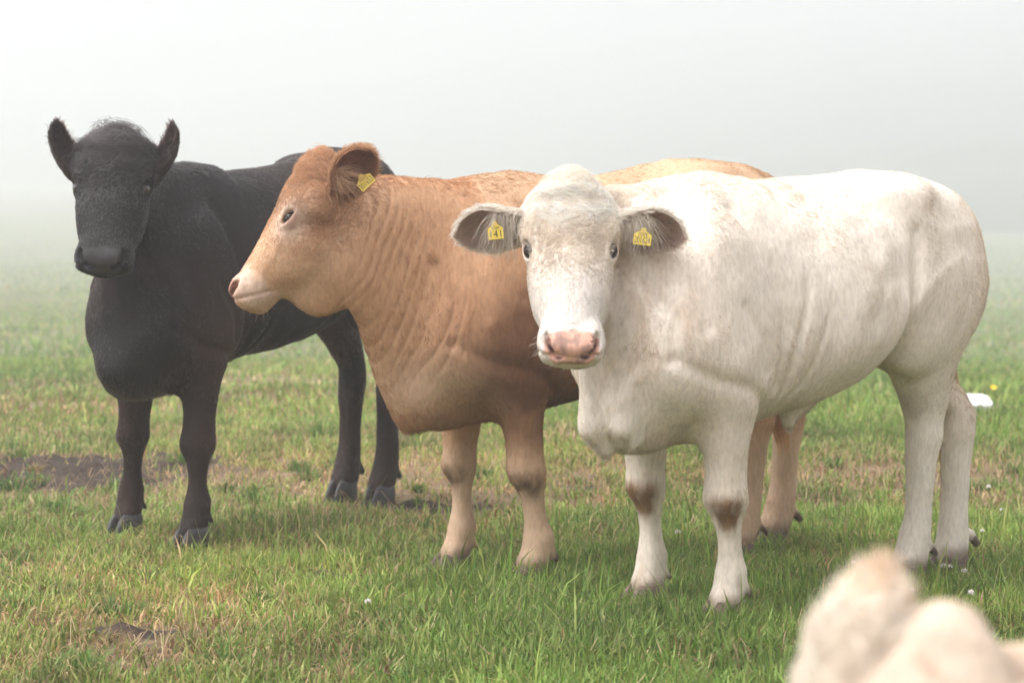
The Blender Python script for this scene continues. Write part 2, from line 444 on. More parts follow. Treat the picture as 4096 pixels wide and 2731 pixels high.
def build_cow(P):
    t0 = time.time()
    r = np.random.default_rng(P.get('seed', 1))
    psi = math.radians(P['psi']); cp, sp = math.cos(psi), math.sin(psi)
    ox, oy = P['org']; gs = P.get('size', 1.0)
    def toL(w):
        x, y, z = w[0] - ox, w[1] - oy, w[2]
        return np.array([x * cp + y * sp, -x * sp + y * cp, z]) / gs
    def dirL(d):
        d = unit(d); return np.array([d[0] * cp + d[1] * sp, -d[0] * sp + d[1] * cp, d[2]])
    hs = P.get('head_scale', 1.0); g = P.get('girth', 1.0); hw = P.get('head_wide', 1.1)
    O = toL(P['poll']); S = dirL(P['s']); Fv = dirL(P['f']); Fv = unit(Fv - S * (S @ Fv)); Lv = np.cross(Fv, S)
    HR = np.stack([S, Fv, Lv])
    H = lambda s, f, l: O + hs * (S * s + Fv * f + Lv * (l * hw))
    def headco(p): return (np.asarray(p) - O) @ HR.T / (hs * np.array([1, 1, hw]))
    hoof = [toL((*h, 0))[:2] for h in P['hooves']]            # LF RF LH RH
    wz = P.get('wither', 1.33); hz = P.get('hip', 1.40); bx = P.get('back', 0.0)     # bx lengthens the trunk
    res = P.get('res', .0065)
    lo = np.array([-1.62 + bx, -.55, -.01]); hi = np.array([.75, .55, hz + .12])
    for c in [H(s_, f_, l_) for s_ in (-.1, .6) for f_ in (-.33, .06) for l_ in (-.17, .17)]:
        lo = np.minimum(lo, c - .02); hi = np.maximum(hi, c + .02)
    for h_ in hoof:
        lo[:2] = np.minimum(lo[:2], h_ - .14); hi[:2] = np.maximum(hi[:2], h_ + .14)
    lo[2] = 0.02
    sd_ = Sdf(lo, hi, res)
    X = lambda x: x if x > -.3 else x + bx * (min(-x - .3, .6) / .6)
    bz = P.get('belly', .60); cu = P.get('chest_up', 0.0)
    rows = [(.36, 1.00, .76, .86, .05, 2, 2), (.31, 1.08, .65, .84, .12, 2, 2), (.22, 1.20, .58 + cu, .85, .18, 2, 2), (.10, wz - .05, .545 + cu, .86, .225, 2, 2.1),
            (-.05, wz, .55 + cu, .87, .25, 2.0, 2.1), (-.25, wz - .005, bz - .02, .88, .285, 2.0, 2.1), (-.50, wz + .12 * (hz - wz), bz + .008, .89, .33, 2.05, 2.1),
            (-.75, wz + .48 * (hz - wz), bz + .065, .91, .335, 2.15, 2.1), (-.92, wz + .80 * (hz - wz), bz + .17, .96, .315, 2.4, 2.1), (-1.06, hz, bz + .29, 1.05, .285, 2.7, 2),
            (-1.20, hz - .01, .84, 1.10, .255, 2.6, 2), (-1.33, hz - .045, .92, 1.12, .20, 2.3, 2), (-1.42, hz - .12, 1.0, 1.13, .12, 2, 2), (-1.47, hz - .22, 1.08, 1.13, .04, 2, 2)]
    rows = [(X(a), b, c, d, e * g, f, h) for a, b, c, d, e, f, h in rows]
    sd_.xloft(rows, .02)
    # shoulder blades, points of shoulder, hooks, rump and thighs
    for k, sg in enumerate((1, -1)):
        sd_.ell((.05, sg * .172 * g, .93), (.15, .075, .25), k=.10)
        sd_.ell((.17, sg * .150 * g, .80), (.13, .080, .15), k=.10)
        sd_.ell((X(-1.0), sg * .185 * g, hz - .085), (.10, .055, .045), k=.09)
        sd_.ell((X(-1.20), sg * .155 * g, 1.04), (.22, .125, .26), k=.05)
        sd_.ell((X(-1.36), sg * .10 * g, 1.14), (.09, .07, .10), k=.07)
        sd_.ell((X(-1.04), sg * .200 * g, .87), (.13, .085, .17), k=.05)       # stifle
        # fore leg
        hx, hy = hoof[k]
        ex, ey = P.get('elbow', .03), sg * .165 * g
        def fx(z):
            t = (z - .14) / (.78 - .14); return (hx - .035) + (ex - hx + .035) * t, hy + (ey - hy) * np.clip(t, 0, 1)
        L = []
        lg = P.get('leg', 1.0)
        for z, a, b, w in ((.16, .050, .057, .053), (.21, .040, .047, .042), (.27, .037, .042, .040), (.31, .045, .046, .045), (.37, .071, .056, .066), (.425, .058, .056, .057),
                           (.50, .053, .064, .055), (.60, .068, .086, .067), (.70, .092, .118, .080), (.80, .12, .13, .088), (.92, .11, .11, .07), (.99, .06, .06, .04)):
            cx, cy_ = fx(z); lz = .92 + (lg - .92) * float(sstep(.27, .55, z)); L.append((z, cx, cy_, a * lz, b * lz, w * lz))
        for z, dx, a, b, w in ((.045, -.004, .052, .056, .050), (.08, -.012, .056, .058, .055), (.115, -.024, .050, .056, .052)):
            L.append((z, hx + dx, hy, a * .93, b * .93, w * .93))
        sd_.zloft(L, k=.06)
        for q in (-1, 1):
            sd_.cone((hx - .055, hy + q * .024, .125), (hx - .083, hy + q * .028, .092), .015, .010, k=.015)
        # hind leg
        hx, hy = hoof[2 + k]
        tx, ty = X(-1.12), sg * .165 * g
        L = []
        hk = P.get('hock', (1, 1))[k]
        for z, dx, a, b, w in ((.045, -.004, .052, .056, .050), (.08, -.014, .056, .060, .055), (.12, -.030, .052, .060, .054), (.17, -.045, .050, .055, .052), (.23, -.055, .046, .052, .046),
                               (.32, -.062, .047, .055, .046), (.42, -.070, .055, .066, .052), (.485, -.075, .062, .082, .057), (.535, -.072, .064, .088, .054)):
            L.append((z, hx + dx * hk, hy, a * .96, b * .96, w * .96))
        for z, t, a, b, w in ((.60, .12, .072, .090, .054), (.68, .34, .100, .11, .066), (.78, .64, .145, .145, .088), (.90, .92, .185, .19, .108), (1.02, 1.0, .18, .20, .11), (1.14, 1, .12, .13, .07)):
            L.append((z, hx - .072 * hk + (tx - hx + .072 * hk) * t, hy + (ty - hy) * t, a * lg, b * lg, w * lg))
        sd_.zloft(L, k=.07)
        for q in (-1, 1):
            sd_.cone((hx - .075, hy + q * .024, .135), (hx - .108, hy + q * .028, .10), .016, .011, k=.015)
    # spine and tail
    sd_.cone((X(-1.0), 0, hz - .065), (X(-1.36), 0, hz - .085), .05, .045, k=.05)
    tl = P.get('tail', [(-1.40, 0, hz - .09), (-1.49, 0, hz - .20), (-1.50, .01, .95), (-1.47, .02, .66)])
    tl = [(X(a), b, c) for a, b, c in tl]
    for i, (ra, rb) in enumerate(((.042, .036), (.036, .026), (.026, .016))):
        sd_.cone(tl[i], tl[i + 1], ra, rb, k=.025)
    # brisket, dewlap, sheath
    sd_.ell((.23, 0, .63 + cu), (.15, .115, .11), k=.07)
    for a, b, ra, rb in P.get('folds', []):
        sd_.cone(a, b, ra, rb, k=.025)
    if P.get('sheath'):
        sd_.ell((-.50, 0, bz + .035), (.11, .045, .05), k=.05)
        sd_.cone((-.50, 0, bz + .02), (-.47, 0, bz - .045), .036, .020, k=.03)
    # neck
    c0, t0_ = H(.0, -.075, 0), H(*P.get('throat', (.25, -.255)), 0)
    cW, tW = np.array([.04, 0, wz - .01]), np.array([.33, 0, P.get('breast', .68)])
    mc = (c0 + cW) / 2 + np.array(P.get('crest_mid', (0, 0, .0))); mt = (t0_ + tW) / 2 + np.array(P.get('throat_mid', (0, 0, -.02)))
    Cs = [c0, mc, cW, np.array([-.22, 0, wz - .03])]; Ts = [t0_, mt, tW, np.array([.02, 0, .58])]
    sides = [Lv, unit(Lv + [0, 1, 0]), (0, 1, 0), (0, 1, 0)]
    sd_.tube(Cs, Ts, sides, [.088 * hs, .115, .17 * g, .2 * g], k=.07)
    # head
    jw = P.get('jaw', 1.0)
    hr = np.array([(-.035, -.04, -.12, -.08, .025, 2, 2), (-.01, -.005, -.16, -.08, .075 * P.get('crown', 1.1), 2.3, 2), (.03, .008, -.20, -.075, .105 * (.5 + .5 * P.get('crown', 1.1)), 2.5, 2), (.09, .013, -.235, -.07, .121, 2.4, 1.9),
                   (.15, .012, -.262, -.070, .124, 2.15, 1.8), (.205, .007, -.275, -.074, .116, 2.0, 1.8), (.26, .004, -.268, -.078, .106, 2.0, 1.9), (.315, .0, -.225, -.080, .096, 2.1, 2.0),
                   (.37, -.003, -.178, -.078, .087, 2.1, 2.1), (.42, -.003, -.150, -.070, .083, 2.2, 2.2), (.46, -.004, -.134, -.066, .084, 2.6, 2.4), (.487, -.013, -.122, -.066, .077, 2.6, 2.4), (.504, -.042, -.095, -.068, .050, 2, 2)])
    hr[:, 4] = hr[:, 4] * (1 + (P.get('muzzle', 1.0) - 1) * sstep(.30, .42, hr[:, 0]))
    hr[:, 2] = hr[:, 2] * (1 + (jw - 1) * np.exp(-((hr[:, 0] - .22) / .12) ** 2))
    def headfn(Xa, Ya, Za):
        dx, dy, dz = (Xa - O[0]) / hs, (Ya - O[1]) / hs, (Za - O[2]) / hs
        ss = dx * S[0] + dy * S[1] + dz * S[2]; ff = dx * Fv[0] + dy * Fv[1] + dz * Fv[2]; ll = np.abs(dx * Lv[0] + dy * Lv[1] + dz * Lv[2]) / hw
        grid = np.linspace(hr[0, 0], hr[-1, 0], 200); V = herm(hr[:, 0], hr[:, 1:], grid).astype(f32)
        ix = np.clip((ss - hr[0, 0]) / (hr[-1, 0] - hr[0, 0]) * 199, 0, 198.99); i0 = ix.astype(np.int32); fr = (ix - i0)
        v = [V[i0, c] * (1 - fr) + V[i0 + 1, c] * fr for c in range(6)]
        d_ = ff - v[2]; up = d_ > 0
        b = np.where(up, v[0] - v[2], v[2] - v[1]); nn = np.where(up, v[4], v[5])
        q = ((ll / v[3]) ** nn + (np.abs(d_) / b) ** nn) ** (1 / nn)
        d = (q - 1) * np.minimum(b, v[3])
        return np.maximum(d, np.maximum(hr[0, 0] - ss, ss - hr[-1, 0])) * hs
    hc_ = np.array([H(s_, f_, l_) for s_ in (-.04, .55) for f_ in (-.29, .04) for l_ in (-.14, .14)])
    sd_.add(headfn, hc_.min(0), hc_.max(0), .045)
    E = lambda s, f, l, rs, rf, rl, k=.03, cut=False, R=HR: sd_.ell(H(s, f, l), np.array([rs, rf, rl if cut else rl * hw]) * hs, R, k=k, cut=cut)
    E(-.012, -.040, 0, .040, .045, .055, .04)                      # poll
    E(.440, -.112, 0, .050, .028, .048, .03)
    E(.27, -.21, 0, .11, .09 * jw, .05, .05)                     # chin
    if P.get('wattle'): E(.31, -.235, 0, .10, .095, .042, .05)
    eyes = []
    for sg in (1, -1):
        E(.135, -.055, sg * .104, .050, .036, .026, .035)        # brow
        E(.255, -.115, sg * .075, .10, .07, .035, .05)           # cheek
        E(.09, -.10, sg * .115, .05, .05, .04, .04)              # ear root
        E(.438, -.060, sg * .056, .045, .048, .034, .03)         # upper lip pad
        E(.452, -.022, sg * .042, .030, .020, .027, .02)         # nostril wing
        for (s_, f_, l_, r_) in ((.446, -.016, .078, .012), (.455, -.018, .071, .0125), (.464, -.020, .063, .013), (.474, -.025, .053, .0125), (.483, -.032, .044, .0115), (.489, -.039, .037, .009)):
            sd_.ell(H(s_, f_, sg * l_), np.array([r_ * 1.6, r_, r_]) * hs, np.stack([unit(S * .6 + Lv * sg * .7), Fv, unit(np.cross(unit(S * .6 + Lv * sg * .7), Fv))]), k=.004, cut=True)
        en = unit(Lv * sg * .80 + Fv * .60 - S * .0); el = unit(S * .95 + Fv * -.25 * 0 + Lv * 0); el = unit(el - en * (el @ en)); ew = np.cross(en, el)
        ang = math.radians(-20 * sg); el, ew = el * math.cos(ang) + ew * math.sin(ang), ew * math.cos(ang) - el * math.sin(ang)
        ep = H(.178, -.060, sg * .104)
        sd_.ell(ep + en * .010 * hs, np.array([.021, .036, .028]) * hs, np.stack([en, el, ew]), k=.015)        # lids
        sd_.ell(ep + en * .032 * hs, np.array([.036, .030, P.get('eye_open', .021)]) * hs, np.stack([en, el, ew]), k=.006, cut=True)
        eyes.append((ep, en, el, ew))
    def mouth(Xa, Ya, Za):
        dx, dy, dz = (Xa - O[0]) / hs, (Ya - O[1]) / hs, (Za - O[2]) / hs
        ss = dx * S[0] + dy * S[1] + dz * S[2]; ff = dx * Fv[0] + dy * Fv[1] + dz * Fv[2]
        return .007 * np.exp(-((ff - ss + .527) / .006) ** 2) * sstep(.385, .405, ss)
    sd_.disp(mouth, hc_.min(0), hc_.max(0))
    v, q = sd_.mesh()
    e_ = np.concatenate([q[:, [0, 1]], q[:, [1, 2]], q[:, [2, 3]]]); lab = np.arange(len(v))
    for _ in range(4000):                                     # keep the one connected shell
        m_ = np.minimum(lab[e_[:, 0]], lab[e_[:, 1]]); old = lab.copy()
        np.minimum.at(lab, e_[:, 0], m_); np.minimum.at(lab, e_[:, 1], m_)
        lab = lab[lab]; lab = lab[lab]
        if (lab == old).all(): break
    big = np.bincount(lab).argmax(); keep = lab == big
    new = np.cumsum(keep) - 1; q = new[q[keep[q[:, 0]]]]; v = v[keep]
    v = relax(v, q, 2, .55)
    hq = headco(v); body_w = 1 - sstep(.36, .30, np.abs(hq[:, 0] - .22)) * sstep(-.34, -.26, hq[:, 1]) * sstep(.24, .19, np.abs(hq[:, 2]))
    body_w = (body_w * sstep(.16, .24, v[:, 2]))[:, None]
    e2_ = np.concatenate([q[:, [0, 1]], q[:, [1, 2]], q[:, [2, 3]], q[:, [3, 0]]]); dg = (np.bincount(e2_[:, 0], minlength=len(v)) + np.bincount(e2_[:, 1], minlength=len(v)))[:, None]
    for _ in range(P.get('soft', 14)):
        av = np.stack([np.bincount(e2_[:, 0], v[e2_[:, 1], c], len(v)) + np.bincount(e2_[:, 1], v[e2_[:, 0], c], len(v)) for c in range(3)], 1) / dg
        v = v + .6 * body_w * (av - v)
    n = vnormals(v, q)
    hcv = headco(v)
    # folds of skin on the neck, slight muscle relief
    A0 = (c0 + t0_) / 2; A1 = (cW + tW) / 2; ax = A1 - A0; La = np.linalg.norm(ax); ax = ax / La
    tn = ((v - A0) @ ax) / La
    inhead = sstep(.33, .22, np.abs(hcv[:, 0] - .22) * 1.0) * sstep(-.31, -.16, hcv[:, 1]) * sstep(.20, .14, np.abs(hcv[:, 2]))
    nm = sstep(.0, .15, tn) * sstep(1.15, .85, tn) * (1 - inhead) * sstep(.62, .78, v[:, 2])
    ph = tn * La / P.get('fold_gap', .038) * 3.14159 + 3.2 * vnoise(v * [1, 1, .6], 4, 2.0) + 1.6 * vnoise(v * [1, 1, .5], 11, 8.0) + v[:, 2] * 2.5
    cre = (1 - np.abs(np.sin(ph))) ** 1.6 * np.clip(.35 + 1.1 * vnoise(v * [1, 1, .3], 11, 4), 0, 1.2)
    fa = P.get('fold', .006)
    crest_off = sstep(.75, .35, n[:, 2])
    dsp = -fa * cre * nm * crest_off * np.clip(.55 + 1.1 * fbm(v, 4.5, 61, 2), 0, 1) + .0075 * fbm(v, 5.5, 11, 2) * (1 - inhead) + .0025 * vnoise(v, 17, 21) * (1 - inhead * .6)
    # ribs and flank creases
    rb = sstep(-.25, -.4, v[:, 0]) * sstep(-.95, -.8, v[:, 0]) * sstep(.7, .85, v[:, 2]) * sstep(1.25, 1.1, v[:, 2])
    dsp = dsp + .0035 * np.sin((v[:, 0] + .35 * (v[:, 2] - 1)) * 52 + vnoise(v, 4, 6)) * rb * np.clip(.4 + vnoise(v, 3.5, 14), 0, 1)
    # elbow creases behind the foreleg
    eb = np.exp(-((v[:, 0] + .21 + .15 * (v[:, 2] - .8) + .02 * vnoise(v, 6, 31)) / .016) ** 2) * sstep(.60, .7, v[:, 2]) * sstep(1.12, .85, v[:, 2])
    eb2 = np.exp(-((v[:, 0] + .285 + .25 * (v[:, 2] - .8) + .02 * vnoise(v, 6, 37)) / .014) ** 2) * sstep(.60, .7, v[:, 2]) * sstep(1.0, .8, v[:, 2])
    fl = np.exp(-((v[:, 0] - X(-.90) + .25 * (v[:, 2] - .9) + .02 * vnoise(v, 6, 35)) / .018) ** 2) * sstep(.65, .75, v[:, 2]) * sstep(1.15, .95, v[:, 2])
    dsp = dsp - .012 * eb - .008 * eb2 - .008 * fl
    def groove(pts, wd, dep, lim=.03):
        nonlocal dsp
        d2 = np.full(len(v), 9.0)
        wx_ = v[:, 0] + .02 * vnoise(v, 5, 71); wz_ = v[:, 2] + .02 * vnoise(v, 5, 77)
        for (xa, za), (xb, zb) in zip(pts[:-1], pts[1:]):
            xa, xb = X(xa), X(xb); ex_, ez_ = xb - xa, zb - za; L2 = ex_ * ex_ + ez_ * ez_
            t_ = np.clip(((wx_ - xa) * ex_ + (wz_ - za) * ez_) / L2, 0, 1)
            d2 = np.minimum(d2, (wx_ - xa - t_ * ex_) ** 2 + (wz_ - za - t_ * ez_) ** 2)
        dsp = dsp - dep * np.exp(-d2 / wd ** 2) * sstep(lim, lim + .08, np.abs(v[:, 1])) * (1 - inhead)
    ms = P.get('muscle', 1.0)
    groove([(-.04, 1.24), (-.11, 1.06), (-.155, .88), (-.17, .72)], .028, .013 * ms)
    groove([(.13, 1.22), (.20, 1.02), (.17, .90)], .03, .010 * ms)
    groove([(.25, .80), (.12, .735), (-.02, .70), (-.12, .66)], .022, .010 * ms)
    groove([(.02, .96), (-.06, .84), (-.08, .76)], .022, .008 * ms)
    groove([(-.60, 1.16), (-.69, 1.0), (-.68, .84), (-.58, .72)], .035, .010 * ms)
    groove([(-.80, 1.22), (-.86, 1.12), (-.84, 1.04)], .075, .022 * ms)
    groove([(-.96, 1.16), (-.93, 1.0), (-.89, .86), (-.90, .76)], .030, .016 * ms)
    groove([(-1.08, 1.24), (-1.20, 1.08), (-1.22, .92), (-1.18, .80)], .035, .009 * ms)
    groove([(-.30, 1.12), (-.36, .92), (-.34, .74)], .04, .006 * ms)
    groove([(.30, 1.05), (.26, .92), (.27, .80)], .018, .009 * ms)
    v = v + n * dsp[:, None]
    n = vnormals(v, q)
    hcv = headco(v)
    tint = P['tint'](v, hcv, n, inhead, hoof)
    for (hx, hy) in hoof:                                     # horn of the dewclaws, dirt above the coronet
        nr = np.hypot(v[:, 0] - hx, v[:, 1] - hy) < .16
        tint = lerp3n(tint, (.020, .018, .017) if P.get('dark') else (.085, .055, .045), .9 * nr * sstep(hx - .072, hx - .084, v[:, 0]) * sstep(.135, .12, v[:, 2]))
        if not P.get('dark'): tint = lerp3n(tint, (.24, .165, .12), .75 * nr * sstep(.115, .07, v[:, 2]) * np.clip(.75 + .7 * fbm(v, 22, 9), 0, 1))
    root = empty('cow', (ox, oy, 0), psi, P['label'], P.get('cat', 'cow'), P.get('group')); root.scale = (gs, gs, gs); root.name = P.get('cat', 'cow')
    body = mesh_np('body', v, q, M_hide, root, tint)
    fur_p, fur_n, fur_c, fur_d, fur_L, fur_lift = [], [], [], [], [], []
    dark = P.get('dark', False)
    # eyes
    for (ep, en, el, ew) in eyes:
        bmv, bmf = [], []
        nu, nv_ = 14, 18
        for i in range(nu + 1):
            th = math.pi * i / nu
            for j in range(nv_):
                a = 2 * math.pi * j / nv_
                bmv.append(ep + en * .0055 * hs + hs * .0240 * (en * math.cos(th) + (el * math.cos(a) + ew * math.sin(a)) * math.sin(th)))
        for i in range(nu):
            for j in range(nv_):
                bmf.append((i * nv_ + j, (i + 1) * nv_ + j, (i + 1) * nv_ + (j + 1) % nv_, i * nv_ + (j + 1) % nv_))
        mesh_np('eye', np.array(bmv), np.array(bmf), M_eye_wet if dark else M_eye, root)
    # hooves: two claws each
    for k in range(4):
        hx, hy = hoof[k]
        for q_ in (-1, 1):
            cv, cf = [], []
            prof = [(-.015, 1.10, 0), (.0, 1.10, 0), (.030, 1.0, -.008), (.058, .88, -.016), (.076, .66, -.024)]
            m_ = 14
            for z, sc_, dx in prof:
                for j in range(m_):
                    a = 2 * math.pi * j / m_
                    ca, sa = math.cos(a), math.sin(a)
                    xx = (.072 if ca > 0 else .055) * ca * (1 + .12 * (ca > 0)) * sc_
                    yy = .030 * sa * sc_ * (1 - .35 * max(ca, 0) ** 2)
                    cv.append((hx + .012 + dx + xx, hy + q_ * (.031 - .010 * max(ca, 0)) + yy, z))
            for i in range(len(prof) - 1):
                for j in range(m_):
                    cf.append((i * m_ + j, i * m_ + (j + 1) % m_, (i + 1) * m_ + (j + 1) % m_, (i + 1) * m_ + j))
            ctr = len(cv); cv.append((hx - .012, hy + q_ * .03, .078)); tri = [((len(prof) - 1) * m_ + j, (len(prof) - 1) * m_ + (j + 1) % m_, ctr) for j in range(m_)]
            mesh_np('hoof', np.array(cv), [np.array(cf), np.array(tri)], M_hoof_dark if dark else M_hoof, root)
    # ears
    ears = []
    for k, sg in enumerate((1, -1)):
        ed, eo, eL, eW, bend = P['ears'][k]
        e1 = dirL(ed); e3 = dirL(eo); e3 = unit(e3 - e1 * (e3 @ e1)); e2 = np.cross(e3, e1)
        base = H(*P.get('ear_base', (.065, -.10)), sg * P.get('ear_off', .112))
        nu, nv_ = 22, 17
        uu = np.linspace(0, 1, nu); vv = np.linspace(-1, 1, nv_)
        W = eW * herm([0, .15, .35, .55, .75, .9, 1], P.get('ear_prof', [.50, .66, .92, 1.0, .82, .50, .06]), uu)
        ph_ = herm([0, .2, .5, 1], [1.9, 1.5, 1.0, .6], uu)
        vi, vo = [], []
        for i in range(nu):
            R_ = W[i] / math.sin(min(ph_[i], math.pi / 2))
            for j in range(nv_):
                a = vv[j] * ph_[i]
                cpt = base + e1 * eL * uu[i] + e3 * (bend * uu[i] ** 2) + e2 * R_ * math.sin(a) + e3 * R_ * (1 - math.cos(a) - .5)
                nn_ = -(e2 * math.sin(a) - e3 * math.cos(a))
                th = .011 * (1 - abs(vv[j]) ** 3) * (1 - uu[i] ** 4) + .0005
                vi.append(cpt); vo.append(cpt - nn_ * th)
        ev = np.array(vi + vo); N1 = nu * nv_
        f1 = [(i * nv_ + j, i * nv_ + j + 1, (i + 1) * nv_ + j + 1, (i + 1) * nv_ + j) for i in range(nu - 1) for j in range(nv_ - 1)]
        fo = [tuple(N1 + x for x in reversed(f)) for f in f1]
        rim = []
        for i in range(nu - 1):
            for j in (0, nv_ - 1):
                a, b = i * nv_ + j, (i + 1) * nv_ + j
                rim.append((a, b, N1 + b, N1 + a) if j == 0 else (b, a, N1 + a, N1 + b))
        for j in range(nv_ - 1):
            a, b = (nu - 1) * nv_ + j, (nu - 1) * nv_ + j + 1
            rim.append((b, a, N1 + a, N1 + b))
        ef = np.array(f1 + fo + rim)
        en_ = vnormals(ev, ef)
        if (en_[nv_ * 8 + nv_ // 2] @ e3) < 0:
            ef = ef[:, ::-1]; en_ = -en_
        inner = np.concatenate([np.ones(N1), np.zeros(N1)])
        uuv = np.tile(np.repeat(uu, nv_), 2); vvv = np.tile(np.tile(vv, nu), 2)
        ec = P['ear_tint'](inner, uuv, vvv)
        mesh_np('ear', ev, ef, M_ear, root, ec)
        ears.append((base, e1, e2, e3, eL, eW))
        if FUR and P.get('fur', 1) > 0:
            m_ = int(7000 * P.get('fur', 1))
            pp, nn_, cc = sample(ev, ef, en_, ec, m_, r)
            fl_ = e1 + .8 * np.clip((pp - base) @ e2 / eW, -1, 1)[:, None] * e2
            rim_w = np.abs((pp - base) @ e2) / eW
            Ls = (.014 + .012 * np.clip(rim_w, 0, 1) + P.get('ear_hair', .012) * (r.random(m_) < .35)) * (.6 + .8 * r.random(m_))
            fur_p.append(pp); fur_n.append(nn_); fur_c.append(cc); fur_d.append(fl_); fur_L.append(Ls); fur_lift.append(np.full(m_, .45))
    # coat
    if FUR and P.get('fur', 1) > 0:
        m_ = int(P.get('fur_n', 150000) * P.get('fur', 1))
        pad = P['bare'](v, hcv)
        wgt = (1 - pad) * (1 + 1.2 * inhead)
        wgt[v[:, 2] < .072] = 0
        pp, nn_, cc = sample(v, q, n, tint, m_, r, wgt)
        hp = headco(pp)
        ih = sstep(.36, .22, np.abs(hp[:, 0] - .22)) * sstep(-.30, -.12, hp[:, 1]) * sstep(.20, .13, np.abs(hp[:, 2]))
        fl_ = np.tile(np.array([-.75, 0, -.65]), (m_, 1))
        legw = sstep(.72, .55, pp[:, 2])[:, None]
        fl_ = fl_ * (1 - legw) + np.array([-.15, 0, -1.0]) * legw
        tnp = ((pp - A0) @ ax) / La
        nw = (sstep(1.1, .7, tnp) * (pp[:, 0] > -.1))[:, None]
        fl_ = fl_ * (1 - nw) + np.array([-.35, 0, -.9]) * nw
        sgn = np.tanh((hp[:, 0] - .205) / .03)[:, None]
        hd = sgn * S + np.clip(hp[:, 2:3] / .08, -1, 1) * Lv * (1.0 - .6 * np.abs(sgn)) - .25 * Fv
        fl_ = fl_ * (1 - ih[:, None]) + hd * ih[:, None]
        Ls = (.013 + .006 * vnoise(pp, 6, 9)) * (1 - ih) + ih * (.008 + .016 * sstep(.30, .12, hp[:, 0]))
        Ls = Ls + .014 * sstep(.70, .58, pp[:, 2]) * sstep(.45, .52, pp[:, 2]) * (np.abs(nn_[:, 2]) > .45)     # belly fringe
        Ls = Ls + .012 * sstep(.55, .85, nn_[:, 2]) * (pp[:, 0] > -.35) * (1 - ih)                              # mane
        Ls = Ls + .012 * (1 - legw[:, 0]) * sstep(-1.15 + bx, -1.4 + bx, pp[:, 0])
        Ls = Ls * (1 - .75 * np.exp(-((hp[:, 0] - .178) / .05) ** 2 - ((hp[:, 1] + .055) / .045) ** 2) * (np.abs(hp[:, 2]) > .06) * (ih > .1))
        Ls = Ls * (.55 + .9 * r.random(m_)) * P.get('fur_len', 1.0)
        fur_p.append(pp); fur_n.append(nn_); fur_c.append(cc); fur_d.append(fl_); fur_L.append(Ls); fur_lift.append(.16 + .25 * ih + .18 * r.random(m_) ** 2); ih_all = np.concatenate([np.zeros(sum(len(a) for a in fur_L[:-1])), ih * sstep(.34, .18, hp[:, 0]) * sstep(-.10, -.03, hp[:, 1])])
        p_ = np.concatenate(fur_p); nn_ = np.concatenate(fur_n); cc = np.concatenate(fur_c); dd = np.concatenate(fur_d); LL = np.concatenate(fur_L); li = np.concatenate(fur_lift)
        pts = strands(p_, nn_, dd, LL, li, r, K=5, curl=.16 + P.get('face_curl', .35) * ih_all, clump=.32 + .25 * ih_all)
        rad = np.full(LL.shape, P.get('hair_r', .0007))[:, None] * np.array([1, .97, .88, .65, .22])[None]
        cc = cc * (1 + .22 * r.normal(0, 1, (len(cc), 1)) * P.get('hair_var', .6)).clip(.5, 1.5) * (1 + .10 * vnoise(p_, 20, 40))[:, None]
        tag(curves_obj('coat', pts, rad, np.clip(cc, 0.002, .95), M_coat_dark if dark else M_coat, root), kind='stuff')
        # forelock on the poll
        fn_, fl0, fl1, fcurl = P.get('forelock', (2500, .03, .06, .5))
        if fn_:
            sel = P.get('lock_area', lambda h: np.exp(-((h[:, 0] - .02) / .045) ** 2 - (h[:, 2] / .080) ** 2) * (h[:, 1] > -.13))(hcv)
            pp, nn2, cc2 = sample(v, q, n, tint, fn_, r, sel + 1e-9)
            hp = headco(pp)
            dirn = S * .8 + Fv * .25 + Lv * np.clip(hp[:, 2:3] / .07, -1, 1) * .7
            Ls = fl0 + (fl1 - fl0) * r.random(fn_)
            pts = strands(pp, nn2, dirn, Ls, P.get('lock_lift', .6), r, K=7, curl=fcurl, curlf=3.0, droop=.25, clump=.5)
            rad = np.full(fn_, P.get('hair_r', .0007) * 1.05)[:, None] * np.linspace(1, .3, 7)[None]
            lt = cc2 * np.array(P.get('lock_tint', (1, 1, 1))) * (1 + .15 * r.normal(0, 1, (fn_, 1))).clip(.6, 1.4)
            tag(curves_obj('forelock', pts, rad, np.clip(lt, .002, .95), M_coat_dark if dark else M_coat, root), kind='stuff')
        # long wisps inside the ears
        nw_ = P.get('wisps', 240)
        if nw_:
            pts = []; 
            for (base, e1, e2, e3, eL, eW) in ears:
                up = 1 if e2[2] > 0 else -1
                a = r.random((nw_, 3))
                root_ = base + e1 * (eL * (.08 + .42 * a[:, :1])) + e2 * up * eW * (.25 + .65 * a[:, 1:2]) + e3 * eW * (.05 + .15 * a[:, 2:])
                L_ = (.025 + .055 * r.random((nw_, 1)))
                d_ = unit(e1 * (.75 + .5 * r.normal(0, 1, (nw_, 1))) - e2 * up * .35 + e3 * .35 + .35 * r.normal(0, 1, (nw_, 3)))
                u = np.linspace(0, 1, 6)[None, :, None]
                s_ = root_[:, None] + d_[:, None] * L_[:, None] * u
                s_ = s_ - (e2 * up)[None, None] * (L_[:, None] * .55 * u ** 2); s_[..., 2] -= (L_ * .35 * u[0, :, 0] ** 2)
                s_ = s_ + (.010 * np.stack([vnoise(s_.reshape(-1, 3), 38, 3), vnoise(s_.reshape(-1, 3), 38, 9), vnoise(s_.reshape(-1, 3), 38, 15)], 1).reshape(s_.shape)) * u
                pts.append(s_)
            pts = np.concatenate(pts)
            tag(curves_obj('ear_hair', pts, np.full(pts.shape[:2], .0008) * np.linspace(1, .3, 6), np.tile(np.array(P['wisp_tint']), (len(pts), 1)), M_coat_dark if dark else M_coat, root), kind='stuff')
        # whiskers, lashes
        wp = []
